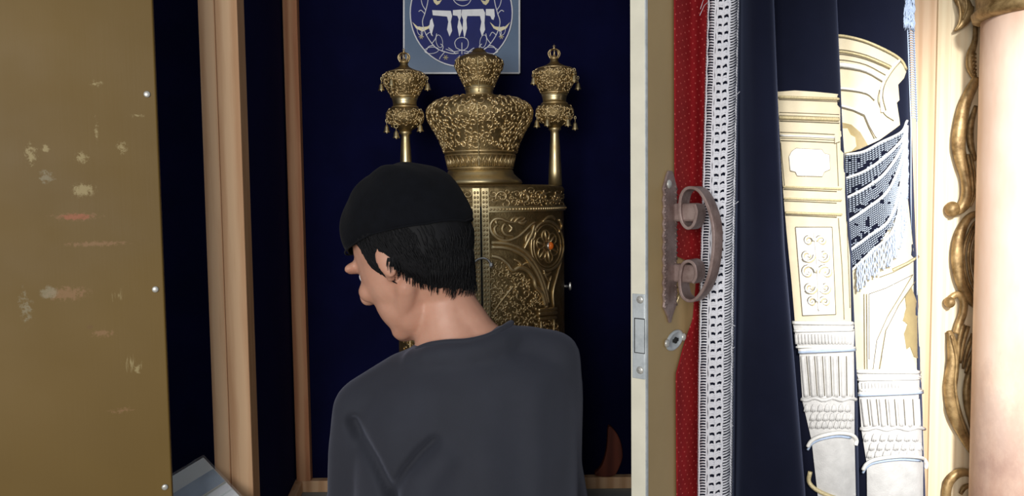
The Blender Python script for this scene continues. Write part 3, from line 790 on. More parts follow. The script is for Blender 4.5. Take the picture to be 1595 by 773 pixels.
LET = [  # strokes of the four letters, right to left
    [(757, 16), (770, 16), (771, 27), (769, 33), (766, 32), (764, 27), (757, 26)],
    [(720, 17), (753, 16), (756, 22), (755, 38), (756, 48), (751, 59), (748, 48), (750, 36), (748, 27), (720, 27)],
    [(720, 18), (726, 17), (729, 24), (727, 33), (728, 46), (724, 62), (721, 46), (722, 33), (719, 25)],
    [(706, 18), (719, 17), (719, 27), (717, 34), (721, 46), (716, 60), (713, 44), (715, 32), (713, 27), (706, 26)],
    [(674, 18), (703, 19), (705, 27), (703, 36), (705, 50), (701, 59), (697, 48), (699, 36), (697, 28), (675, 26)],
    [(674, 30), (677, 42), (673, 58), (669, 46), (671, 34)]]
for k_, lp_ in enumerate(LET): m.prism(lp_, .0016, lambda x, y, d: PQ(x, y, .0068 + .0003 * k_ + d))
m.build('lettering', M_WHITE, pq, smooth=False, bevel=.0004)

# ================================================================== CURTAIN
# control lines from left to right: (list of (py, px)), depth
CL = [  # px at y = 0, 200, 386, 580, 773, 900 ; depth ; hidden flag
    ((1104, 1098, 1093, 1089, 1088, 1088), 1.092),
    ((1108, 1101, 1096, 1092, 1091, 1091), 1.080),
    ((1128, 1124, 1118, 1113, 1112, 1112), 1.074),
    ((1148, 1144, 1140, 1138, 1136, 1136), 1.078),
    ((1153, 1150, 1149, 1146, 1144, 1144), 1.110),
    ((1158, 1160, 1164, 1158, 1155, 1154), 1.086),
    ((1172, 1176, 1184, 1180, 1178, 1178), 1.064),
    ((1190, 1195, 1203, 1206, 1208, 1210), 1.054),
    ((1203, 1210, 1218, 1232, 1246, 1252), 1.058),
    ((1204, 1212, 1221, 1238, 1254, 1260), 1.082),
    ((1197, 1204, 1212, 1230, 1246, 1252), 1.110),   # hidden return of the fold
    ((1202, 1208, 1216, 1234, 1250, 1258), 1.124),
    ((1222, 1228, 1238, 1252, 1272, 1278), 1.114),
    ((1250, 1256, 1266, 1280, 1296, 1300), 1.104),
    ((1280, 1286, 1296, 1308, 1318, 1322), 1.106),
    ((1300, 1308, 1320, 1330, 1334, 1336), 1.116),
    ((1302, 1311, 1325, 1333, 1337, 1338), 1.132),
    ((1295, 1303, 1314, 1322, 1327, 1328), 1.150),   # hidden return
    ((1300, 1310, 1322, 1330, 1334, 1336), 1.164),
    ((1330, 1336, 1344, 1350, 1356, 1358), 1.152),
    ((1370, 1372, 1376, 1384, 1392, 1394), 1.142),
    ((1400, 1402, 1408, 1418, 1424, 1426), 1.148),
    ((1412, 1415, 1421, 1430, 1438, 1440), 1.160),
    ((1415, 1419, 1426, 1434, 1441, 1443), 1.180)]
YS = (0, 200, 386, 580, 773, 900)
def clx(i, y):
    if y < 0: return lerp(CL[i][0][0], CL[i][0][1], y / 200.0)
    return interp(list(zip(YS, CL[i][0])), y)
def cspt(s, y):
    i = int(floor(s)); i = max(0, min(len(CL) - 2, i)); t = s - i
    idx = [max(0, min(len(CL) - 1, k)) for k in (i - 1, i, i + 1, i + 2)]
    xs = [clx(k, y) for k in idx]; ds = [CL[k][1] for k in idx]
    def cr(p0, p1, p2, p3): return .5 * (2 * p1 + (p2 - p0) * t + (2 * p0 - 5 * p1 + 4 * p2 - p3) * t * t + (3 * p1 - p0 - 3 * p2 + p3) * t ** 3)
    # damped tangents keep px ordered
    return cr(*xs), cr(*ds)
def CURT(s, y, off=0.0):
    x, d = cspt(s, y); d += .0025 * noise.noise(Vector((s * .7, y / 130.0, 0)))
    return P(x, y, d - off)
LAYERS = {'A': (0, 9), 'B': (11, 16), 'C': (18, 23)}
_tab = {}
def layer_s(L, x, y):
    key = (L, int(round(y / 4.0)))
    if key not in _tab:
        a, b = LAYERS[L]; yy = key[1] * 4.0; _tab[key] = [(cspt(a + (b - a) * k / 60, yy)[0], a + (b - a) * k / 60) for k in range(61)]
    T = _tab[key]
    if x <= T[0][0]: return T[0][1]
    lo, hi = 0, 60
    while hi - lo > 1:
        mid = (lo + hi) // 2
        if T[mid][0] <= x: lo = mid
        else: hi = mid
    dx = T[hi][0] - T[lo][0]
    return lerp(T[lo][1], T[hi][1], min(1, max(0, (x - T[lo][0]) / dx if dx > 1e-6 else 0)))
def layer_map(L):
    def M(x, y, off=0.0):
        s = layer_s(L, x, y); _, d = cspt(s, y); d += .0025 * noise.noise(Vector((s * .7, y / 130.0, 0)))
        return P(x, y, d - off)
    return M
MA, MBm, MC = layer_map('A'), layer_map('B'), layer_map('C')
ct = thing('ark_curtain', 'navy velvet ark curtain drawn aside, with white lace edge, red lining and embroidered pillars', 'curtain', P(1250, 900, 1.12))
m = MB(); S_ = [k / 5 for k in range(5 * (len(CL) - 1) + 1)]; m.quadgrid(lambda s, y: CURT(s, y), S_, [-250 + 22 * k for k in range(60)])
vp = m.build('velvet_panel', M_VELVET, ct); sm = vp.modifiers.new('thick', 'SOLIDIFY'); sm.thickness = .0015; sm.offset = 0
# red lining
def red_left(y):
    return interp([(-300, 1049), (0, 1050), (370, 1051), (400, 1052), (404, 1060), (408, 1078), (440, 1084), (470, 1081), (497, 1079), (520, 1071), (545, 1063), (583, 1053), (640, 1053), (773, 1054), (1000, 1054)], y)
def red_fn(t, y):
    xl = red_left(y); xr = interp([(-300, 1108), (0, 1108), (386, 1097), (773, 1092), (1100, 1090)], y) + 1
    xr = max(xr, 1092)
    x = lerp(xl, xr, t)
    # face of the door at this px
    df = on_plane(x, y, rA, rN).y
    d = min(df - .006, lerp(1.078, 1.108, min(1, (x - 1050) / 40)))
    d -= .004 * (sin((x - 1050) * .22 + y * .004) * .5 + .5) * min(1, t * 3)
    return P(x, y, d)
m = MB(); m.quadgrid(red_fn, [k / 20 for k in range(21)], [-250 + 8 * k for k in range(160)])
rl = m.build('red_lining', M_RED, ct); rl['label'] = 'red satin lining with pale dots'; sm = rl.modifiers.new('thick', 'SOLIDIFY'); sm.thickness = .001; sm.offset = 0
# white crochet lace down the leading edge
m = MB(); rnd = random.Random(4)
def LX(a, y):
    xl = clx(0, y) - 1; xr = clx(3, y) + 4; return lerp(xl, xr, (a + 1) / 2)
def LP(a, y, off=.0015): return MA(LX(a, y), y, off + .0012)
def lt(pts, r, n=5): m.tube([LP(a, y) for a, y in pts], r * 1.08 / F, n)
for a, r in ((-.93, 1.3), (-.52, 1.5), (-.40, 1.1), (.40, 1.2), (.90, 1.3)):
    lt([(a + .015 * sin(k * 1.3), -230 + k * 6.0) for k in range(190)], r)
k = 0; y = -230.0
while y < 900:
    j = lambda s=.3: rnd.uniform(-s, s)
    lt([(-.93, y), (-1.02, y + 1.2), (-1.04, y + 2.6), (-.93, y + 3.6)], .95)
    lt([(-.95, y + j()), (-.72, y - .6 + j()), (-.5, y + j())], 1.25 + j(.15))
    lt([(.40, y + 4 + j()), (.62, y + 2.5 + j()), (.90, y - 2.0 + j())], 1.30 + j(.15))
    lt([(.90, y - 2), (1.0, y - 1.0), (1.0, y + 1.2), (.90, y + 1.4)], .95)
    y += 4.4; k += 1
for a_, r_, ph in ((-.39, 2.0, 0), (-.01, 2.0, 1.5), (.38, 2.0, 3)):
    lt([(a_ + .035 * sin(k * 1.4 + ph), -230 + k * 4.5) for k in range(252)], r_)
y = -230.0
while y < 900:
    j = lambda s=.5: rnd.uniform(-s, s)
    for dy, r_ in ((0, 1.8), (3.0, 1.9), (5.8, 1.8)):
        lt([(-.42, y + dy + 1 + j()), (-.2, y + dy - .6 + j()), (0, y + dy + .8 + j())], r_); lt([(0, y + dy + 1 + j()), (.2, y + dy - 2.4 + j()), (.42, y + dy - 1 + j())], r_)
    y += 13.0
m.build('lace_trim', M_LACE, ct)
m = MB(); rnd = random.Random(9)
for (x, y, dx, dy) in ((1104, 2, -14, 22), (1099, -4, -8, 18), (1143, 150, 9, -7), (1140, 320, 10, -6), (1136, 505, 9, 3), (1136, 545, 8, -4), (1134, 660, 8, 4)):
    m = MB(); m.tube([MA(x, y, .003), MA(x + dx * .5, y + dy * .3, .008), P(x + dx, y + dy, 1.066)], .0004, 4); m.build('loose_thread', M_LACE, ct)

# ---------- embroidered pillar, left one (layer B)
def L_(m, M, pts, r, off=.003, k=1, n=6, jit=0):
    pp = smooth_pts(pts, k) if k > 1 else [Vector(p) for p in pts]
    d = []
    for a, b in zip(pp, pp[1:]):
        q = max(1, int((b - a).length / 5))
        for t in range(q): d.append(a.lerp(b, t / q))
    d.append(pp[-1]); m.tube([M(p.x, p.y, off) for p in d], r * 1.1 / F, n)
def column_b():
    M = MBm; col = MB()
    out = [(1211, 143), (1238, 141), (1270, 143), (1309, 147), (1311, 175), (1312, 212), (1316, 240), (1316, 300), (1318, 345), (1324, 400), (1326, 503), (1238, 500), (1233, 440), (1225, 360), (1220, 300), (1214, 200)]
    col.patch(out, M, .0025, 5); c = col.build('embroidered_pillar', M_EMB_CREAM, ct); c['label'] = 'cream embroidered pillar in front, with white cartouche'
    w_ = MB(); dk = MB(); gd = MB()
    lx = lambda y: interp([(143, 1212), (200, 1214), (300, 1220), (360, 1225), (440, 1233), (500, 1239)], y)
    for y, mm, r in ((151, gd, 2.2), (183, gd, 3.0), (180, dk, .7), (188.5, dk, .8), (155, dk, .6), (175, dk, .45), (206, dk, .6), (211, w_, 1.6), (215, dk, .45), (219, dk, .7), (291, gd, 1.6), (295, dk, .8), (309, gd, 1.5), (313, dk, .7), (331, gd, 2.0), (335, dk, .9)):
        xr = 1307 if y < 200 else (1303 if y > 280 else 1300)
        if mm is gd:                                    # twisted cord
            p = []; x = lx(y) + 1
            while x < xr + (8 if y > 280 else 0): p.append((x, y + (x - 1212) * .035 + .35 * sin(x * 2.2))); x += 1.5
            L_(mm, M, p, r, .0042)
        else: L_(mm, M, [(lx(y) + 1, y), (1260, y + 1.5), (xr, y + 3.5)], r, .0035)
    cart = [(1233, 236), (1240, 231), (1280, 233), (1284, 239), (1292, 241), (1293, 264), (1284, 268), (1281, 275), (1242, 274), (1239, 268), (1231, 266), (1229, 244)]
    ca = MB(); ca.patch(cart, M, .0045, 4); ca.build('cartouche', M_EMB_WHITE, c)
    for a, b in zip(cart, cart[1:] + cart[:1]): L_(dk, M, [a, b], .45, .0042)
    for pts in ([(1303, 222), (1306, 290)], [(1300, 216), (1300, 224), (1308, 221)], [(1306, 340), (1312, 420), (1315, 498)], [(1319, 345), (1322, 420), (1324, 480)], [(1216, 222), (1222, 289)]): L_(dk, M, pts, .6, .0035)
    fr_ = [(1239, 354), (1296, 354), (1302, 490), (1250, 492)]
    pn_ = MB(); pn_.patch(fr_, M, .0036, 5); pn_.build('scroll_panel', M_EMB_WHITE, c)
    for i in range(4): L_(dk, M, [fr_[i], fr_[(i + 1) % 4]], .6, .004)
    gx = lambda y: interp([(354, 1268), (492, 1276)], y)
    for s in (-1, 1):
        for (y, rr, dr) in ((375, 8, 1), (398, 11, -1), (424, 12, 1), (448, 10, -1), (470, 8, 1)):
            sp = spiral(gx(y) + s * (rr + 2), y, rr, (pi if s > 0 else 0), 1.15, dr * s, 14)
            L_(w_, M, sp, 1.5, .0048); L_(gd, M, [(a + 1.5, b + 1.6) for a, b in sp], 1.3, .0042)
            L_(dk, M, [(a - 1.6, b - 1.3) for a, b in sp[:11]], .7, .0046); L_(dk, M, [(a + 2.0 * s, b + 1.6) for a, b in sp[:6]], .6, .0046)
    L_(w_, M, [(gx(362), 362), (gx(420) + 2, 420), (gx(484), 484)], 1.6, .0048, 3)
    w_.build('white_stitching', M_THREAD_WHITE, c); dk.build('outline_stitching', M_THREAD_DARK, c); gd.build('gold_cord', M_THREAD_GOLD, c)
    return c
def capital(M, pts, parent, label, left):
    """pts: dict of px outlines"""
    (xa, xb, y0), (xc, xd, y1), (xe, xf, y2), (xg, xh, y3), (xi, xj, y4) = pts
    # abacus, fluting, leaves, lower shaft
    c = MB(); c.patch([(xa, y0), (xb, y0 + 2), (xb + 3, y0 + 12), (xb + 2, y1 - 2), (xd, y1), (xc, y1 + 2), (xa + 5, (y0 + y1) / 2)], M, .006, 5); co = c.build('pillar_capital', M_EMB_SILVER, parent); co['label'] = label
    b = MB(); w_ = MB(); bl = MB(); dk = MB()
    L_(w_, M, [(xa + 1, y0 + 3), (xb, y0 + 4)], 3.2, .008); L_(w_, M, [(xa + 3, y0 + 16), (xb + 1, y0 + 14)], 2.2, .008)
    x = xa + 6
    while x < xb - 2: L_(b, M, [(x, y0 + 21), (x + 1, y0 + 36)], 2.6, .0065); x += 5.2
    L_(w_, M, [(xa + 6, y1 - 6), (xb + 1, y1 - 8)], 2.0, .008)
    L_(bl, M, [(xc, y1 + 2), ((xc + xd) / 2, y1), (xd + 1, y1 - 2)], 2.4, .0085); L_(w_, M, [(xc, y1 - 1), ((xc + xd) / 2, y1 - 4), (xd + 1, y1 - 5)], 2.2, .0085)
    f_ = MB(); f_.patch([(xc + 1, y1 + 2), (xd - 1, y1), (xf, y2), (xh, y3), (xg, y3 + 4), (xe, y2 + 4)], M, .004, 5); f_.build('pillar_neck', M_EMB_SILVER, co)
    nfl = 7
    for k in range(nfl):
        t = (k + .5) / nfl; L_(b, M, [(lerp(xc, xd, t), y1 + 8), (lerp(xe, xf, t), y2 - 4)], 3.6, .0045, 1, 8)
        if k: L_(dk, M, [(lerp(xc, xd, k / nfl), y1 + 8), (lerp(xe, xf, k / nfl), y2 - 5)], .6, .006)
    rnd = random.Random(2)
    L_(b, M, [(lerp(xe - 2, xf + 2, k / 16), y2 + 2 * sin(k * 1.2)) for k in range(17)], 3.0, .005)
    for row, yy in enumerate((y2 + 14, y2 + 28, y2 + 40)):
        for k in range(7):
            t = (k + .5 * (row % 2) + .3) / 7; x = lerp(lerp(xe, xg, row / 3) + 3, lerp(xf, xh, row / 3) - 3, t)
            L_(b, M, [(x - 3, yy + 5), (x, yy - 5), (x + 3, yy + 5)], 1.8, .0055, 3); L_(b, M, [(x, yy + 6), (x, yy - 2)], 1.5, .006)
    arc = [(xg - 6, y3 + 14), (xg, y3 + 5), (xg + 14, y3 - 2), ((xg + xh) / 2 + 6, y3 - 7), (xh - 6, y3 - 5), (xh + 3, y3 + 3), (xh + 2, y3 + 12)]
    L_(w_, M, arc, 3.0, .010, 5, 8); L_(bl, M, [(x, y + 5) for x, y in arc[:-2]], 2.0, .007, 5)
    c = MB(); c.patch([(xg, y3 + 4), (xg + 14, y3 - 1), ((xg + xh) / 2 + 6, y3 - 5), (xh, y3), (xj, y4), (xi, y4)], M, .005, 6); c.build('pillar_shaft', M_EMB_SILVER, parent)
    for mm, nm, mt in ((b, 'padded_ribs', M_EMB_SILVER), (w_, 'white_cord', M_THREAD_WHITE), (bl, 'blue_cord', M_THREAD_BLUE), (dk, 'outline_stitching', M_THREAD_DARK)): mm.build(nm, mt, co)
cb = column_b()
capital(MBm, ((1234, 1328, 500), (1244, 1331, 547), (1250, 1331, 622), (1264, 1331, 682), (1288, 1336, 900)), cb, 'silver white padded capital', 0)
m = MB(); L_(m, MBm, [(1262, 735), (1260, 750), (1270, 762), (1290, 772), (1315, 780)], 3.5, .006, 4, 8); m.build('gold_ring', M_THREAD_GOLD, cb)

# ---------- second pillar (layer C)
M = MC
col = MB(); out = [(1300, 54), (1320, 56), (1350, 64), (1385, 80), (1405, 93), (1413, 108), (1408, 122), (1399, 132), (1401, 156), (1397, 160), (1401, 186), (1413, 300), (1424, 400), (1432, 500), (1436, 585), (1330, 585), (1322, 500), (1318, 400), (1308, 200), (1303, 120)]
col.patch(out, M, .0025, 5); c2 = col.build('embroidered_pillar', M_EMB_CREAM, ct); c2['label'] = 'cream embroidered pillar behind, with curved cornice and swag'
w_, dk, gd = MB(), MB(), MB()
edge = [(1302, 55), (1320, 57), (1350, 65), (1385, 81), (1404, 94), (1412, 108)]
L_(gd, M, edge, 2.2, .004, 4); L_(dk, M, [(x, y + 3) for x, y in edge], .6, .0035, 4)
for dy, mm, r in ((22, dk, .6), (25, gd, 2.0), (29, dk, .6), (38, dk, .6), (46, w_, 4.2), (51, dk, .8), (83, w_, 2.0), (86, dk, .6)):
    k = min(1.0, 1.0 - dy / 400)
    e = [(x, y + dy * (1 - .1 * (x - 1300) / 100)) for x, y in edge[:-1] if x < 1404 - dy * .5] + [(1398 - dy * .42, 88 + dy * .80)]
    L_(mm, M, e, r, .0042, 3)
L_(w_, M, [(1401, 94), (1388, 108), (1376, 128), (1372, 150), (1374, 175)], 2.0, .0046, 4); L_(dk, M, [(1404, 95), (1391, 110), (1379, 130), (1375, 150), (1380, 172)], .6, .004, 4); L_(dk, M, [(1370, 140), (1368, 158), (1378, 178), (1392, 188)], .6, .004, 4)
L_(w_, M, [(1308, 164), (1330, 170), (1348, 178), (1356, 196), (1366, 214)], 1.8, .0046); L_(dk, M, [(1308, 167), (1330, 173), (1346, 181), (1353, 198), (1362, 216)], .7, .004)
tn = MB(); tn.patch([(1308, 190), (1326, 194), (1340, 206), (1352, 226), (1320, 240), (1310, 238)], M, .0036, 4); tn.build('niche_patch', M_EMB_TAN, c2)
cr_ = MB(); cr_.patch([(1309, 200), (1320, 200), (1325, 210), (1332, 214), (1334, 228), (1326, 236), (1312, 239)], M, .0048, 4); cr_.build('niche_inset', M_EMB_CREAM, c2)
# lower panel
wp = MB(); wp.patch([(1352, 455), (1378, 446), (1418, 428), (1405, 455), (1385, 486), (1370, 520), (1362, 575), (1350, 575)], M, .0036, 5); wp.build('white_panel', M_EMB_WHITE, c2); wp = MB(); wp.patch([(1384, 500), (1404, 470), (1410, 500), (1414, 540), (1430, 580), (1372, 580), (1376, 535)], M, .0036, 5); wp.build('white_panel', M_EMB_WHITE, c2)
for p in ([(1354, 458), (1380, 449), (1422, 428), (1404, 458), (1382, 494), (1366, 530), (1360, 575)], [(1354, 458), (1354, 560)], [(1346, 458), (1347, 575)], [(1350, 458), (1351, 575)], [(1426, 438), (1400, 476), (1380, 515), (1370, 575)], [(1430, 402), (1415, 412), (1392, 424), (1370, 432)], [(1430, 398), (1412, 409), (1390, 419)]): L_(dk, M, p, .6, .0042)
L_(gd, M, [(1430, 400), (1414, 410), (1391, 421)], 2.0, .0042)
w_.build('white_stitching', M_THREAD_WHITE, c2); dk.build('outline_stitching', M_THREAD_DARK, c2); gd.build('gold_cord', M_THREAD_GOLD, c2)
m = MB(); rnd = random.Random(6)
m.patch([(1410, 462), (1420, 448), (1428, 470), (1431, 520), (1433, 560), (1424, 556), (1418, 540), (1412, 545), (1408, 520), (1414, 505), (1406, 500), (1412, 480)], M, .0044, 4); m.build('worn_patch', M_EMB_TAN, c2)
capital(MC, ((1333, 1432, 576), (1337, 1436, 614), (1342, 1438, 668), (1350, 1440, 718), (1352, 1443, 900)), c2, 'silver white padded capital', 1)
# swag of navy ground with silver stitching and fanned cords
sw = MB(); sw.patch([(1316, 240), (1340, 232), (1370, 218), (1395, 200), (1413, 186), (1418, 200), (1417, 240), (1410, 290), (1395, 340), (1370, 380), (1345, 405), (1322, 424), (1319, 330)], M, .0065, 5)
swo = sw.build('swag_drape', M_VELVET, ct); swo['label'] = 'navy swag with fanned white cords and silver stitching'
TIP = (1411, 190)
fan = []
for (y0, bx, by, k) in ((241, 1372, 222, 0), (278, 1374, 248, 0), (309, 1378, 270, 0), (347, 1384, 296, 0), (395, 1388, 338, 0), (424, 1392, 356, 0)):
    x0 = 1317 if y0 < 400 else 1324
    cur = smooth_pts([(x0, y0), (lerp(x0, bx, .5), lerp(y0, by, .5) + 5 - (y0 - 241) * .02), (bx, by), (lerp(bx, 1414, .75), lerp(by, 190, .50)), (1413, 196 if y0 > 260 else 188)], 6); fan.append(cur)
for cur in fan:
    m = MB(); m.tube([M(p.x, p.y, .0095) for p in cur], .0019, 8); m.build('white_cord', M_THREAD_WHITE, swo)
m = MB(); rnd = random.Random(12)
for a, b in zip(fan[:-1], fan[1:]):
    n = len(a)
    for i in range(n - 3):
        A0, A1, B0, B1 = a[i], a[i + 1], b[i], b[i + 1]
        gap = (B0 - A0).length; rows = int(gap / 3.0)
        for r in range(1, rows):
            t = r / rows; p, q = A0.lerp(B0, t), A1.lerp(B1, t)
            seg = max(1, int((q - p).length / 3.2))
            for k in range(seg):
                u = p.lerp(q, k / seg); v = p.lerp(q, (k + .75) / seg)
                lim = .72 + .35 * noise.noise(Vector((u.x * .07, u.y * .05, 3)))
                if t > lim and noise.noise(Vector((u.x * .12, u.y * .12, 8))) < .05: continue
                if noise.noise(Vector((u.x * .09, u.y * .09, 1))) > .50: continue
                m.tube([M(u.x, u.y + .5, .0078), M((u.x + v.x) / 2, (u.y + v.y) / 2 - .3, .0084), M(v.x, v.y + .5, .0078)], .0009, 4)
m.build('silver_stitching', M_SEQUIN, swo)
m = MB(); rnd = random.Random(15)
low = fan[-1]; path = low[2:]
L = [0]
for p, q in zip(path, path[1:]): L.append(L[-1] + (q - p).length)
s_ = 0
while s_ < L[-1]:
    i = max(k for k in range(len(L)) if L[k] <= s_); i = min(i, len(path) - 2); t = (s_ - L[i]) / max(1e-6, L[i + 1] - L[i]); p = path[i].lerp(path[i + 1], t)
    ln = interp([(190, 90), (260, 80), (330, 62), (380, 46), (430, 40)], p.y) * rnd.uniform(.85, 1.1)
    ph = rnd.uniform(0, 6); pts = []; rr = []
    for k in range(int(ln / 2.2)):
        yy = p.y + k * 2.2; xx = p.x + (.7 * sin(ph + k * .8)) + k * .03; pts.append(M(min(xx, 1432), yy, .010 + .0015 * sin(ph * 3))); rr.append(.0013 * (1 + .28 * sin(k * 1.9)))
    m.tube(pts, rr, 6)
    s_ += 4.4
m.build('fringe', M_FRINGE, swo)
# zigzag edging and tuft on the far edge
m = MB(); y = 44
while y < 185:
    x = interp([(0, 1412), (200, 1419)], y); m.tube([P(x, y, 1.158), P(x + 5, y - 2.2, 1.154), P(x + 10, y + 1, 1.157)], .0009, 5); m.tube([P(x + 10, y + 1, 1.157), P(x + 10.5, y + 3, 1.155), P(x + 9, y + 4, 1.157)], .0007, 5); y += 3.8
for dx in (0, 9.5): m.tube([P(interp([(0, 1412), (200, 1419)], yy) + dx, yy, 1.157) for yy in range(-200, 470, 10)], .0009, 5)
m.build('edge_braid', M_THREAD_BLUE, ct)
m = MB(); rnd = random.Random(3)
for k in range(150):
    x = 1409 + rnd.uniform(0, 15); y = rnd.uniform(-20, 34); m.tube([P(x, y, 1.155), P(x + rnd.uniform(-2, 2), y + 9, 1.150), P(x + rnd.uniform(-3, 3), y + rnd.uniform(14, 20), 1.152)], [.0010, .0009, .0004], 4)
m.build('tassel_tuft', M_THREAD_BLUE, ct)

# ================================================================== CARVED ORNAMENT AND COLUMN
oc = thing('carved_ornament', 'gilded carved scroll ornament with acanthus leaves on the cream boards', 'ornament', P(1500, 900, YP))
YO = YP - .004
def OM(x, y, d=0.0): return P(x, y, YO - d)
def scroll(m, pts, rads, off=.008, flat=.8, n=12):
    pp = smooth_pts([(p[0], p[1], r) for p, r in zip(pts, rads)], 6)
    m.tube([OM(p.x, p.y, off) for p in pp], [max(.0005, p.z * YP / F) for p in pp], n, flat=flat, up=Vector((0, 1, 0)))
m = MB()
scroll(m, [(1519, 20), (1519, 60), (1512, 85), (1512, 105), (1520, 125)], [3, 4, 6, 6, 3])
scroll(m, [(1522, 122), (1512, 140), (1502, 165), (1496, 195), (1493, 225), (1497, 250), (1504, 275), (1507, 300), (1502, 318), (1492, 328), (1482, 327)], [7, 8, 9, 10, 10, 9, 8, 9, 9, 7, 4])
m.ell(OM(1483, 326, .010), (.0125, .012, .0135), 20, 14)
m.build('upper_scroll', M_CARVE, oc)
m = MB()
for k in range(6): m.tube([OM(1512 + k * .9, 88 + k * 6, .012), OM(1520, 84 + k * 6, .012)], .0022, 6)
m.build('twisted_band', M_CARVE, oc); m = MB()
for dx in (-3, 3, 8): scroll(m, [(1504 + dx, 240), (1510 + dx, 270), (1513 + dx * .8, 300), (1507 + dx * .6, 322)], [2, 2, 2, 1.2], .014)
m.build('scroll_veins', M_CARVE, oc); m = MB()
scroll(m, [(1520, 165), (1512, 195), (1512, 225), (1520, 250)], [3, 5, 5, 3], .006)
m.build('inner_scroll', M_CARVE, oc)
m = MB()
scroll(m, [(1530, 330), (1508, 340), (1494, 370), (1491, 405), (1497, 440), (1510, 465), (1526, 482)], [4, 6, 8, 9, 8, 7, 5])
for dx, r in ((10, 2.4), (17, 2.4), (24, 2.2)): scroll(m, [(1530 + dx * .3, 336), (1508 + dx * .8, 350), (1494 + dx, 378), (1491 + dx, 405), (1496 + dx, 436), (1507 + dx * .9, 458), (1524, 474)], [r] * 7, .010)
m.build('middle_cartouche', M_CARVE, oc)
m = MB()
scroll(m, [(1477, 474), (1484, 462), (1494, 459), (1501, 470), (1500, 488), (1494, 505), (1490, 520)], [5, 5, 5, 6, 6, 6, 6]); m.ell(OM(1479, 471, .012), (.009, .010, .010), 16, 12)
scroll(m, [(1478, 516), (1482, 530), (1485, 560), (1482, 585), (1480, 610), (1487, 645), (1500, 675), (1512, 700), (1520, 715)], [4, 7, 9, 10, 10, 11, 9, 6, 3])
for a, b in (((1500, 505), (1492, 560)), ((1508, 508), (1496, 566)), ((1516, 520), (1500, 575)), ((1522, 535), (1504, 582))): scroll(m, [a, ((a[0] + b[0]) / 2 - 2, (a[1] + b[1]) / 2), b], [3.5, 3.2, 2], .012)
scroll(m, [(1518, 560), (1508, 590), (1506, 620), (1512, 655), (1520, 685)], [3, 5, 6, 5, 3], .010)
scroll(m, [(1482, 522), (1490, 560), (1488, 600), (1494, 640), (1508, 680)], [1.5, 2, 2, 2, 1], .018)
m.build('lower_leaf', M_CARVE, oc)
m = MB(); scroll(m, [(1480, 800), (1474, 775), (1478, 752), (1492, 738), (1508, 737), (1520, 745)], [6, 7, 7, 7, 6, 5]); scroll(m, [(1496, 770), (1502, 760), (1512, 756)], [3, 4, 4], .01); m.build('bottom_curl', M_CARVE, oc)
m = MB(); scroll(m, [(1488, -30), (1494, -8), (1505, 12), (1508, 20)], [6, 9, 9, 6]); scroll(m, [(1510, 10), (1506, 25), (1498, 38), (1487, 48)], [7, 8, 6, 1.5]); scroll(m, [(1492, 0), (1496, 18), (1494, 36), (1487, 47)], [2, 2, 2, 1], .014); scroll(m, [(1502, -10), (1506, 10), (1500, 30)], [2, 2, 1], .016); m.build('hanging_leaf', M_CARVE, oc)

def make_colmat():
    t = NT('peach_marbled_paint'); v = t.coord((6, 6, 2.2))
    n = t.noise(1.6, 5, v, .6); n2 = t.noise(9, 6, t.coord((3, 3, 2)), .7)
    c = t.ramp(n, [(.3, srgb(206, 170, 148)), (.5, srgb(226, 198, 178)), (.72, srgb(232, 212, 198))])
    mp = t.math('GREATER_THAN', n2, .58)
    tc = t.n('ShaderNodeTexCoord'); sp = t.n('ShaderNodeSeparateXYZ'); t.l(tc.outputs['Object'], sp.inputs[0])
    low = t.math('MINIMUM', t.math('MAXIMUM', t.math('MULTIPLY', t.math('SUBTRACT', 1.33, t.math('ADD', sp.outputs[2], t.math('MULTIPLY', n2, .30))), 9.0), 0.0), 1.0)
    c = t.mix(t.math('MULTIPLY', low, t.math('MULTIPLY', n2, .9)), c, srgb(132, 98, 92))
    t.set(Base_Color=c, Roughness=.5); t.bump(n2, .2, .001); return t.m
YCO = 1.25; rcol = .085
_d = ray(1518, 386); _n = Vector((_d.y, -_d.x)).normalized()      # the left silhouette of the shaft
cx = (rcol + _n.y * -YCO) / _n.x if False else (rcol / _n.x - _n.y * YCO / _n.x)
co = thing('round_column', 'peach marbled round column beside the carved ornament', 'column', (cx, YCO, 0))
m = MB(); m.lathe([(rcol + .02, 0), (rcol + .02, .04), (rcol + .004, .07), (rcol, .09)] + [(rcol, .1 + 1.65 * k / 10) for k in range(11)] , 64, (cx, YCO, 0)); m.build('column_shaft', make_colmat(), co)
zt_ = P(1560, 8, YCO - rcol).z
m.v and None
m = MB(); m.lathe([(rcol + .002, zt_), (rcol + .012, zt_ + .004), (rcol + .014, zt_ + .014), (rcol + .006, zt_ + .022), (rcol + .010, zt_ + .06), (rcol + .03, zt_ + .12), (rcol + .04, zt_ + .2)], 64, (cx, YCO, 0)); m.build('column_capital', M_CARVE, co)

# ================================================================== SMALL THINGS ON THE LEFT LEDGE AND THE SHELF
m = MB(); m.box((-.80, 1.235, 0), (-.30, YF - .001, .715)); lg = m.build('low_ledge', M_BATTEN, smooth=False, bevel=.003); tag(lg, 'low pine ledge below the left compartment', 'ledge')
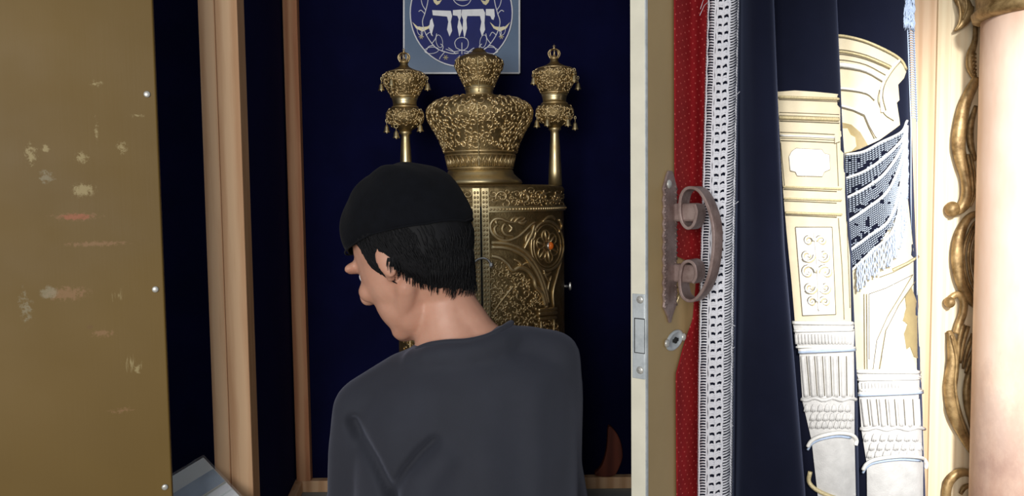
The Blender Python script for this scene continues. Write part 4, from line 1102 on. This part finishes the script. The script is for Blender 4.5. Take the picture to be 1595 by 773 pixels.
# clear-covered booklet leaning against the stile
bk = thing('booklet', 'grey booklet in clear plastic leaning against the wooden stile', 'booklet', P(330, 860, 1.30))
BA = P(317, 712, 1.360); BLd = (P(267, 742, 1.316) - BA); BRd = (P(385, 773, 1.312) - BA)
e1 = BLd.normalized(); e2 = (BRd - e1 * BRd.dot(e1)).normalized(); nb = e1.cross(e2)
if nb.y > 0: nb = -nb
def BKp(a, b, d): return BA + e1 * a + e2 * b + nb * d
def bbox(m, a0, a1, b0, b1, d0, d1):
    k = len(m.v)
    for d in (d0, d1):
        for (a, b) in ((a0, b0), (a1, b0), (a1, b1), (a0, b1)): m.v.append(BKp(a, b, d))
    for f in ((3,2,1,0),(4,5,6,7),(0,1,5,4),(1,2,6,5),(2,3,7,6),(3,0,4,7)): m.f.append(tuple(k + i for i in f))
M_BOOK = simple('grey_card', srgb(214, 222, 222), .5, 0, 20, .1, .06, 20)
M_BOOK2 = simple('steel_blue_card', srgb(150, 170, 190), .4, 0, 20, .2, .15, 30)
M_PAPER = simple('white_paper', srgb(238, 242, 250), .6)
m = MB(); bbox(m, 0, .150, 0, .20, -.008, 0); bo = m.build('cover', M_BOOK, bk, smooth=False, bevel=.002)
m = MB(); bbox(m, .002, .148, .033, .068, 0, .0008); m.build('blue_band', M_BOOK2, bk, smooth=False)
m = MB(); bbox(m, .002, .148, .074, .088, 0, .0012); m.build('paper_label', M_PAPER, bk, smooth=False)
m = MB(); bbox(m, .002, .148, .0915, .198, 0, .0012); m.build('paper_label', M_PAPER, bk, smooth=False)
m = MB(); bbox(m, .002, .148, .0695, .0715, 0, .003); m.build('fold_line', M_SCREW, bk, smooth=False)
t = NT('clear_film'); t.set(Base_Color=(1, 1, 1, 1), Roughness=.1, Alpha=.12); t.bump(t.noise(45, 3, t.coord()), .6, .004)
m = MB(); m.quadgrid(lambda a, b: BKp(a, b, .0045 + .0015 * noise.noise(Vector((a * 40, b * 40, 0)))), [-.001 + .152 * i / 30 for i in range(31)], [-.001 + .202 * i / 40 for i in range(41)])
fo = m.build('plastic_sleeve', t.m, bk)
# reddish brown curved piece at the right end of the shelf
M_REDWOOD = wood('dark_reddish_wood', srgb(120, 62, 46), srgb(92, 44, 34))
YR = YB - .021
out = [(926, 737), (936, 726), (943, 708), (946, 688), (948, 662), (960, 672), (968, 690), (970, 710), (965, 726), (957, 739), (940, 741)]
outs = [tuple(p) for p in smooth_pts(out, 3, True)]
m = MB(); m.prism(outs, .018, lambda x, y, d: P(x, y, YR) + Vector((0, d, 0)))
dz = zr + .0003 - min(v.z for v in m.v); m.v = [v + Vector((0, 0, dz)) for v in m.v]
tag(m.build('curved_wooden_piece', M_REDWOOD, smooth=False, bevel=.003), 'dark reddish brown curved piece at the shelf end by the right door', 'ornament')

# ================================================================== PERSON
HY = 1.065
HC = P(640, 386, HY)                      # centre of the skull
yaw, pit = radians(60), radians(30)
f_ = Vector((-sin(yaw) * cos(pit), cos(yaw) * cos(pit), -sin(pit))); u_ = Vector((-sin(yaw) * sin(pit), cos(yaw) * sin(pit), cos(pit))); r_ = f_.cross(u_)
HR = Matrix((f_, r_, u_)).transposed()
HS = .945
def HP(f, r, u): return HC + HR @ (Vector((f, r, u)) * HS)
def hell(m, c, ax, n=24, k=16): m.ell(HP(*c), [a * HS for a in ax], n, k, HR)
body = MB()
hell(body, (-.004, 0, .012), (.092, .072, .088))
hell(body, (.030, 0, -.020), (.062, .064, .075)); hell(body, (.045, 0, -.060), (.046, .050, .060)); hell(body, (.070, 0, -.100), (.020, .024, .018))
for s in (-1, 1):
    body.capsule(HP(.004, s * .046, -.058), HP(.066, s * .016, -.100), .015, .015)                      # jaw
    hell(body, (.072, s * .032, -.030), (.020, .022, .018)); hell(body, (.084, s * .030, .014), (.012, .024, .009))
    # ear
    c = HP(-.006, s * .075, -.018); R2 = HR @ Matrix.Rotation(s * .35, 3, 'Z')
    body.ell(c, (.014, .0062, .025), 16, 12, R2); body.capsule(HP(.004, s * .068, -.036), HP(.006, s * .067, -.040), .007, .006)
body.capsule(HP(.090, 0, .010), HP(.110, 0, -.026), .009, .013); hell(body, (.098, 0, -.032), (.014, .017, .010))
hell(body, (.081, 0, -.059), (.011, .024, .007)); hell(body, (.079, 0, -.068), (.011, .021, .007))
NB = P(716, 560, 1.055)
body.limb([HP(-.030, 0, -.030), P(690, 455, 1.07), P(700, 505, 1.062), NB], [.050, .043, .046, .056], 24)
# trapezius from the nape
body.limb([P(706, 480, 1.058), P(742, 528, 1.052), P(790, 552, 1.05)], [.034, .033, .026]); body.limb([P(690, 490, 1.058), P(680, 570, 1.05), P(640, 600, 1.05)], [.034, .034, .026])
zq = lambda px, py, Y: P(px, py, Y)
CHEST = [(P(722, 640, 1.06), .070), (P(722, 700, 1.06), .085), (P(722, 760, 1.05), .09), (Vector((-.075, 1.03, .90)), .095), (Vector((-.078, 1.02, .80)), .11)]
for (a, ra), (b, rb) in zip(CHEST, CHEST[1:]): body.capsule(a, b, ra, rb, 24)
SHL, SHR = P(570, 645, 1.05), P(858, 590, 1.05)
ELL, ELR = Vector((-.258, 1.13, .955)), Vector((.078, 1.13, .965))
WRL, WRR = Vector((-.255, 1.275, .855)), Vector((.135, 1.275, .855))
body.limb([NB, SHL], [.04, .030]); body.limb([P(722, 590, 1.06), SHR], [.04, .028])
for sh, el, wr, s in ((SHL, ELL, WRL, 1), (SHR, ELR, WRR, -1)):
    body.limb([sh, sh.lerp(el, .5), el], [.030, .028, .026]); body.limb([el, el.lerp(wr, .4), wr], [.026, .024, .021])
    d = Vector((s * .12, .95, -.25)).normalized(); side = Vector((1, -.1 * s, 0)).normalized(); upv = Vector((0, .25, 1)).normalized()
    pc = wr + d * .045
    body.ell(pc, (.035, .046, .014), 18, 12, Matrix((side, d, side.cross(d))).transposed())
    for k, ln in enumerate((.066, .075, .070, .056)):
        off = (-1.5 + k) * .0175 * s; b0 = wr + d * .082 + side * off
        m1 = b0 + d * ln * .48 + Vector((side.x * off * .15, 0, .004)); m2 = m1 + (d + Vector((0, 0, -.35))).normalized() * ln * .32; m3 = m2 + (d + Vector((0, 0, -.8))).normalized() * ln * .22
        body.limb([wr + d * .05 + side * off * .7, b0, m1, m2, m3], [.0095, .0088, .0082, .0075, .0066], 12)
    tb = wr + d * .025 + side * (s * .028); body.limb([tb, tb + (d * .6 + side * s * .8).normalized() * .034, tb + (d * .85 + side * s * .5).normalized() * .062], [.012, .0098, .0078], 12)
# legs
for s in (-1, 1):
    hx = -.078 + s * .085
    body.limb([Vector((hx, 1.03, .78)), Vector((hx + s * .005, 1.04, .44)), Vector((hx + s * .01, 1.02, .09))], [.080, .052, .034]); body.limb([Vector((hx + s * .01, 1.02, .05)), Vector((hx + s * .03, 1.16, .035))], [.036, .028])
def remesh(mb, name, mat, vox, it, parent=None, post=None):
    me = bpy.data.meshes.new(name + '_src'); me.from_pydata([tuple(v) for v in mb.v], [], mb.f)
    bm = bmesh.new(); bm.from_mesh(me); bmesh.ops.recalc_face_normals(bm, faces=bm.faces); bm.to_mesh(me); bm.free()
    o = bpy.data.objects.new(name + '_src', me); COL.objects.link(o)
    r = o.modifiers.new('r', 'REMESH'); r.mode = 'VOXEL'; r.voxel_size = vox
    s = o.modifiers.new('s', 'SMOOTH'); s.factor = .5; s.iterations = it
    dg = bpy.context.evaluated_depsgraph_get(); dg.update()
    me2 = bpy.data.meshes.new_from_object(o.evaluated_get(dg)); bpy.data.objects.remove(o)
    me2.name = name
    if post:
        for v in me2.vertices: v.co = post(v.co.copy())
    me2.materials.clear(); me2.materials.append(mat); me2.polygons.foreach_set('use_smooth', [True] * len(me2.polygons))
    ob = bpy.data.objects.new(name, me2); COL.objects.link(ob)
    if parent: ob.parent = parent; ob.matrix_parent_inverse = Matrix.Translation(-parent.location)
    return ob
per = thing('person', 'person in black long sleeved shirt and black cap, seen from behind, head bowed left', 'person', (-.078, 1.04, 0))
BODY = remesh(body, 'body', M_SKIN, .0036, 4, per)

# ---- shirt
sh = MB()
rows = [(538, 672, 800, .050, 1.050), (550, 640, 862, .066, 1.052), (566, 612, 888, .080, 1.055), (590, 580, 897, .094, 1.058), (630, 556, 900, .106, 1.060), (690, 552, 900, .113, 1.056), (773, 556, 899, .116, 1.050), (900, 560, 896, .118, 1.045), (1080, 566, 892, .120, 1.035), (1150, 570, 890, .120, 1.03)]
b = 0; n = 48
for (py, xl_, xr_, hd, yc) in rows:
    a, c = P(xl_, py, yc), P(xr_, py, yc); mid = (a + c) / 2; hw_ = (c - a).length / 2
    for k in range(n):
        an = 2 * pi * k / n; ex = 2.4
        cx_, sy_ = cos(an), sin(an); q = (abs(cx_) ** ex + abs(sy_) ** ex) ** (-1 / ex)
        sh.v.append(mid + (c - a).normalized() * (hw_ * cx_ * q) + Vector((0, hd * sy_ * q, 0)))
for i in range(len(rows) - 1):
    for k in range(n): sh.f.append((i * n + k, i * n + (k + 1) % n, (i + 1) * n + (k + 1) % n, (i + 1) * n + k))
sh.f.append(tuple(range(n))[::-1]); sh.f.append(tuple((len(rows) - 1) * n + k for k in range(n)))
px_ = 1.05 / F
COLPX = [(650, 545, 1.02), (668, 538, 1.005), (695, 534, 1.0), (728, 532, 1.0), (758, 525, 1.003), (780, 514, 1.01), (794, 505, 1.03)]
sh.limb([P(700, 590, 1.055), P(640, 600, 1.05), P(572, 640, 1.045), P(556, 700, 1.05), P(554, 773, 1.07), ELL], [.056, .050, .048, .040, .040, .040])
sh.limb([P(760, 590, 1.055), P(812, 550, 1.05), P(861, 558, 1.05), P(864, 620, 1.05), P(865, 720, 1.07), ELR], [.060, .039, .039, .040, .038, .038])
sh.limb([P(a_, b_ + 20, c_) for a_, b_, c_ in COLPX] + [P(790, 535, 1.09), P(716, 560, 1.13), P(655, 565, 1.08), P(648, 562, 1.02)], [.019] * (len(COLPX) + 4))
for el, wr in ((ELL, WRL), (ELR, WRR)): sh.limb([el, el.lerp(wr, .5), el.lerp(wr, .97)], [.039, .034, .027])
sh.limb([P(668, 566, 1.05), P(720, 570, 1.045), P(790, 548, 1.045)], [.034, .040, .038])
CREASES = [([(549, 660), (565, 690), (584, 722), (602, 760), (612, 800)], .020, 7), ([(676, 690), (652, 712), (632, 736), (618, 762), (612, 800)], .017, 6), ([(724, 720), (716, 760), (716, 800)], .003, 14), ([(800, 640), (812, 720), (815, 800)], .003, 18), ([(870, 600), (862, 680), (868, 790)], .003, 10)]
RIDGES = [([(600, 670), (622, 710), (640, 745)], .006, 24), ([(690, 720), (668, 752), (655, 800)], .008, 16), ([(748, 700), (765, 773)], .004, 20), ([(840, 620), (842, 773)], .003, 14)]
def seg_d(px, py, pts):
    best = 1e9
    for (x0, y0), (x1, y1) in zip(pts, pts[1:]):
        dx, dy = x1 - x0, y1 - y0; t = max(0, min(1, ((px - x0) * dx + (py - y0) * dy) / (dx * dx + dy * dy)))
        best = min(best, (px - x0 - t * dx) ** 2 + (py - y0 - t * dy) ** 2)
    return best
def wrinkle(co):
    if co.y < 1.06 and co.z > .9:
        px, py = PX(co)
        for pts, dp, wd in CREASES: co.y += dp * exp(-seg_d(px, py, pts) / (2 * wd * wd))
        for pts, dp, wd in RIDGES: co.y -= dp * exp(-seg_d(px, py, pts) / (2 * wd * wd))
    co.y += .0022 * noise.noise(Vector((co.x * 16, co.y * 16, co.z * 9)))
    return co
shirt = remesh(sh, 'shirt', M_SHIRT, .005, 14, per, wrinkle)
# ribbed neckline
m = MB(); col_px = COLPX
ring = smooth_pts([P(*c) for c in col_px] + [P(792, 508, 1.06), P(770, 535, 1.10), (P(716, 560, 1.125)), P(668, 552, 1.10), P(648, 548, 1.06)], 6, True)
m.tube(ring, .0055, 8, flat=.8, closed=True); NECKR = m
m.build('collar', M_SHIRT, per)
# trousers and shoes
tr = MB()
for s in (-1, 1):
    hx = -.078 + s * .085; tr.limb([Vector((hx, 1.03, .80)), Vector((hx + s * .005, 1.04, .44)), Vector((hx + s * .01, 1.02, .10))], [.095, .070, .055])
tr.ell((-.078, 1.03, .80), (.17, .115, .10)); remesh(tr, 'trousers', M_TROUSER, .008, 6, per)
for s in (-1, 1):
    m = MB(); hx = -.078 + s * .085; m.capsule(Vector((hx + s * .01, 1.00, .048)), Vector((hx + s * .03, 1.18, .042)), .044, .040); remesh(m, 'shoe', M_SHOE, .006, 4, per, lambda c: Vector((c.x, c.y, max(c.z, .002))))
# ---- hair: shell over the skull, ragged at nape and temples
def skull(an, el, off):
    # an around (0 = face front), el from -pi/2 to pi/2
    d = Vector((cos(el) * cos(an), cos(el) * sin(an), sin(el)))
    return Vector((-.004 + (.092 + off) * d.x, (.072 + off) * d.y, .012 + (.088 + off) * d.z))
def hairline(an):
    a = abs((an + pi) % (2 * pi) - pi)     # 0 front .. pi back
    return interp([(0, .72), (.6, .62), (1.0, .35), (1.25, .0), (1.45, -.45), (1.6, -.25), (1.9, -.60), (2.3, -1.08), (2.7, -1.22), (pi, -1.25)], a)
m = MB(); na, ne = 140, 40
def hairfn(u, v):
    an = u; lo = hairline(an) + .05 * noise.noise(Vector((cos(an) * 9, sin(an) * 9, 0)))
    el = lerp(lo, pi / 2, v); off = .004 + .004 * min(1, v * 6) + .0012 * noise.noise(Vector((an * 14, el * 4, 1)))
    p = skull(an, el, off); 
    if v < .001: p = skull(an, el, .0005)
    return HP(*p)
m.quadgrid(hairfn, [2 * pi * k / na for k in range(na)], [k / ne for k in range(ne + 1)], closed_u=True)
ho = m.build('hair', M_HAIR, per)
m = MB(); rnd = random.Random(21)
for k in range(3800):
    an = rnd.uniform(1.3, 2 * pi - 1.3); lo = hairline(an); el = lo + rnd.uniform(-.03, 1.05) * rnd.random()
    L0 = rnd.uniform(.016, .026); pts = []
    for j in range(4):
        t = j / 3; e2_ = el - t * L0 / .085; a2 = an + rnd.uniform(-.015, .015); p = skull(a2, e2_, .0075 + .003 * sin(t * 2.6) - .002 * t); pts.append(HP(*p))
    m.tube(pts, [.0007, .0008, .0006, .0002], 3, cap=False)
m.build('hair_strands', M_HAIR, ho)
# hair lying on the nape, following the skin
bme = BODY.data; bm = bmesh.new(); bm.from_mesh(bme); bm.normal_update()
HRt = HR.transposed()
def nape(co):
    q = (HRt @ (co - HC)) / HS
    if q.x > -.012 or q.z > -.02: return False
    lim = interp([(-.10, -.088), (-.07, -.094), (-.05, -.096), (-.035, -.082), (-.015, -.055), (0, -.04)], q.x) + .006 * noise.noise(co * 120)
    return q.z > lim
kill = [f for f in bm.faces if not nape(f.calc_center_median())]
bmesh.ops.delete(bm, geom=kill, context='FACES')
for v in bm.verts: v.co += v.normal * (.0035 + .001 * noise.noise(Vector((v.co.x * 400, v.co.y * 400, v.co.z * 60))))
ms = bpy.data.meshes.new('nape_hair'); bm.to_mesh(ms); bm.free(); ms.materials.clear(); ms.materials.append(M_HAIR)
nh = bpy.data.objects.new('nape_hair', ms); COL.objects.link(nh); nh.parent = per; nh.matrix_parent_inverse = Matrix.Translation(-per.location)
rnd = random.Random(5); m = MB()
vs = [(v.co.copy(), v.normal.copy()) for v in ms.vertices]
for k in range(1500):
    p, nn = rnd.choice(vs); dn = (Vector((rnd.uniform(-.15, .15), 0, -1)) + HR @ Vector((.25, 0, -.3))); dn = (dn - nn * dn.dot(nn)).normalized(); L0 = rnd.uniform(.008, .014)
    m.tube([p, p + dn * L0 * .5 + nn * .0016, p + dn * L0 + nn * .0006], [.0007, .0006, .0002], 3, cap=False)
m.build('nape_strands', M_HAIR, nh)
# ---- cap
m = MB()
def capline(an):
    a = abs((an + pi) % (2 * pi) - pi); return interp([(0, .30), (.8, .22), (1.6, .10), (2.4, -.16), (pi, -.28)], a)
def capfn(u, v):
    an = u; lo = capline(an); el = lerp(lo, pi / 2, v); off = .011 + .008 * sin(min(1, v * 2.2) * pi / 2) + .0020 * noise.noise(Vector((cos(an) * 2.2, sin(an) * 2.2, el * 2.2))) * 2
    if v < .03: off -= .002
    p = skull(an, el, off); p.z += .006 * max(0, v)
    return HP(*p)
m.quadgrid(capfn, [2 * pi * k / 120 for k in range(120)], [k / 36 for k in range(37)], closed_u=True)
cp = m.build('cap', M_CAP, per); smd = cp.modifiers.new('thick', 'SOLIDIFY'); smd.thickness = .002; smd.offset = -1
m = MB(); m.tube([HP(*skull(2 * pi * k / 96, capline(2 * pi * k / 96) + .01, .0110)) for k in range(96)], .0012, 8, closed=True); m.build('cap_band', M_CAP, cp)
# eyes, brows
for s in (-1, 1):
    m = MB(); m.ell(HP(.073, s * .030, -.006), (.010,) * 3, 14, 10); m.build('eye', M_WHITE, per)
    m = MB(); m.tube([HP(.095, s * .016, .010), HP(.092, s * .032, .016), HP(.080, s * .046, .012)], [.0025, .003, .0015], 6); m.build('eyebrow', M_HAIR, per)
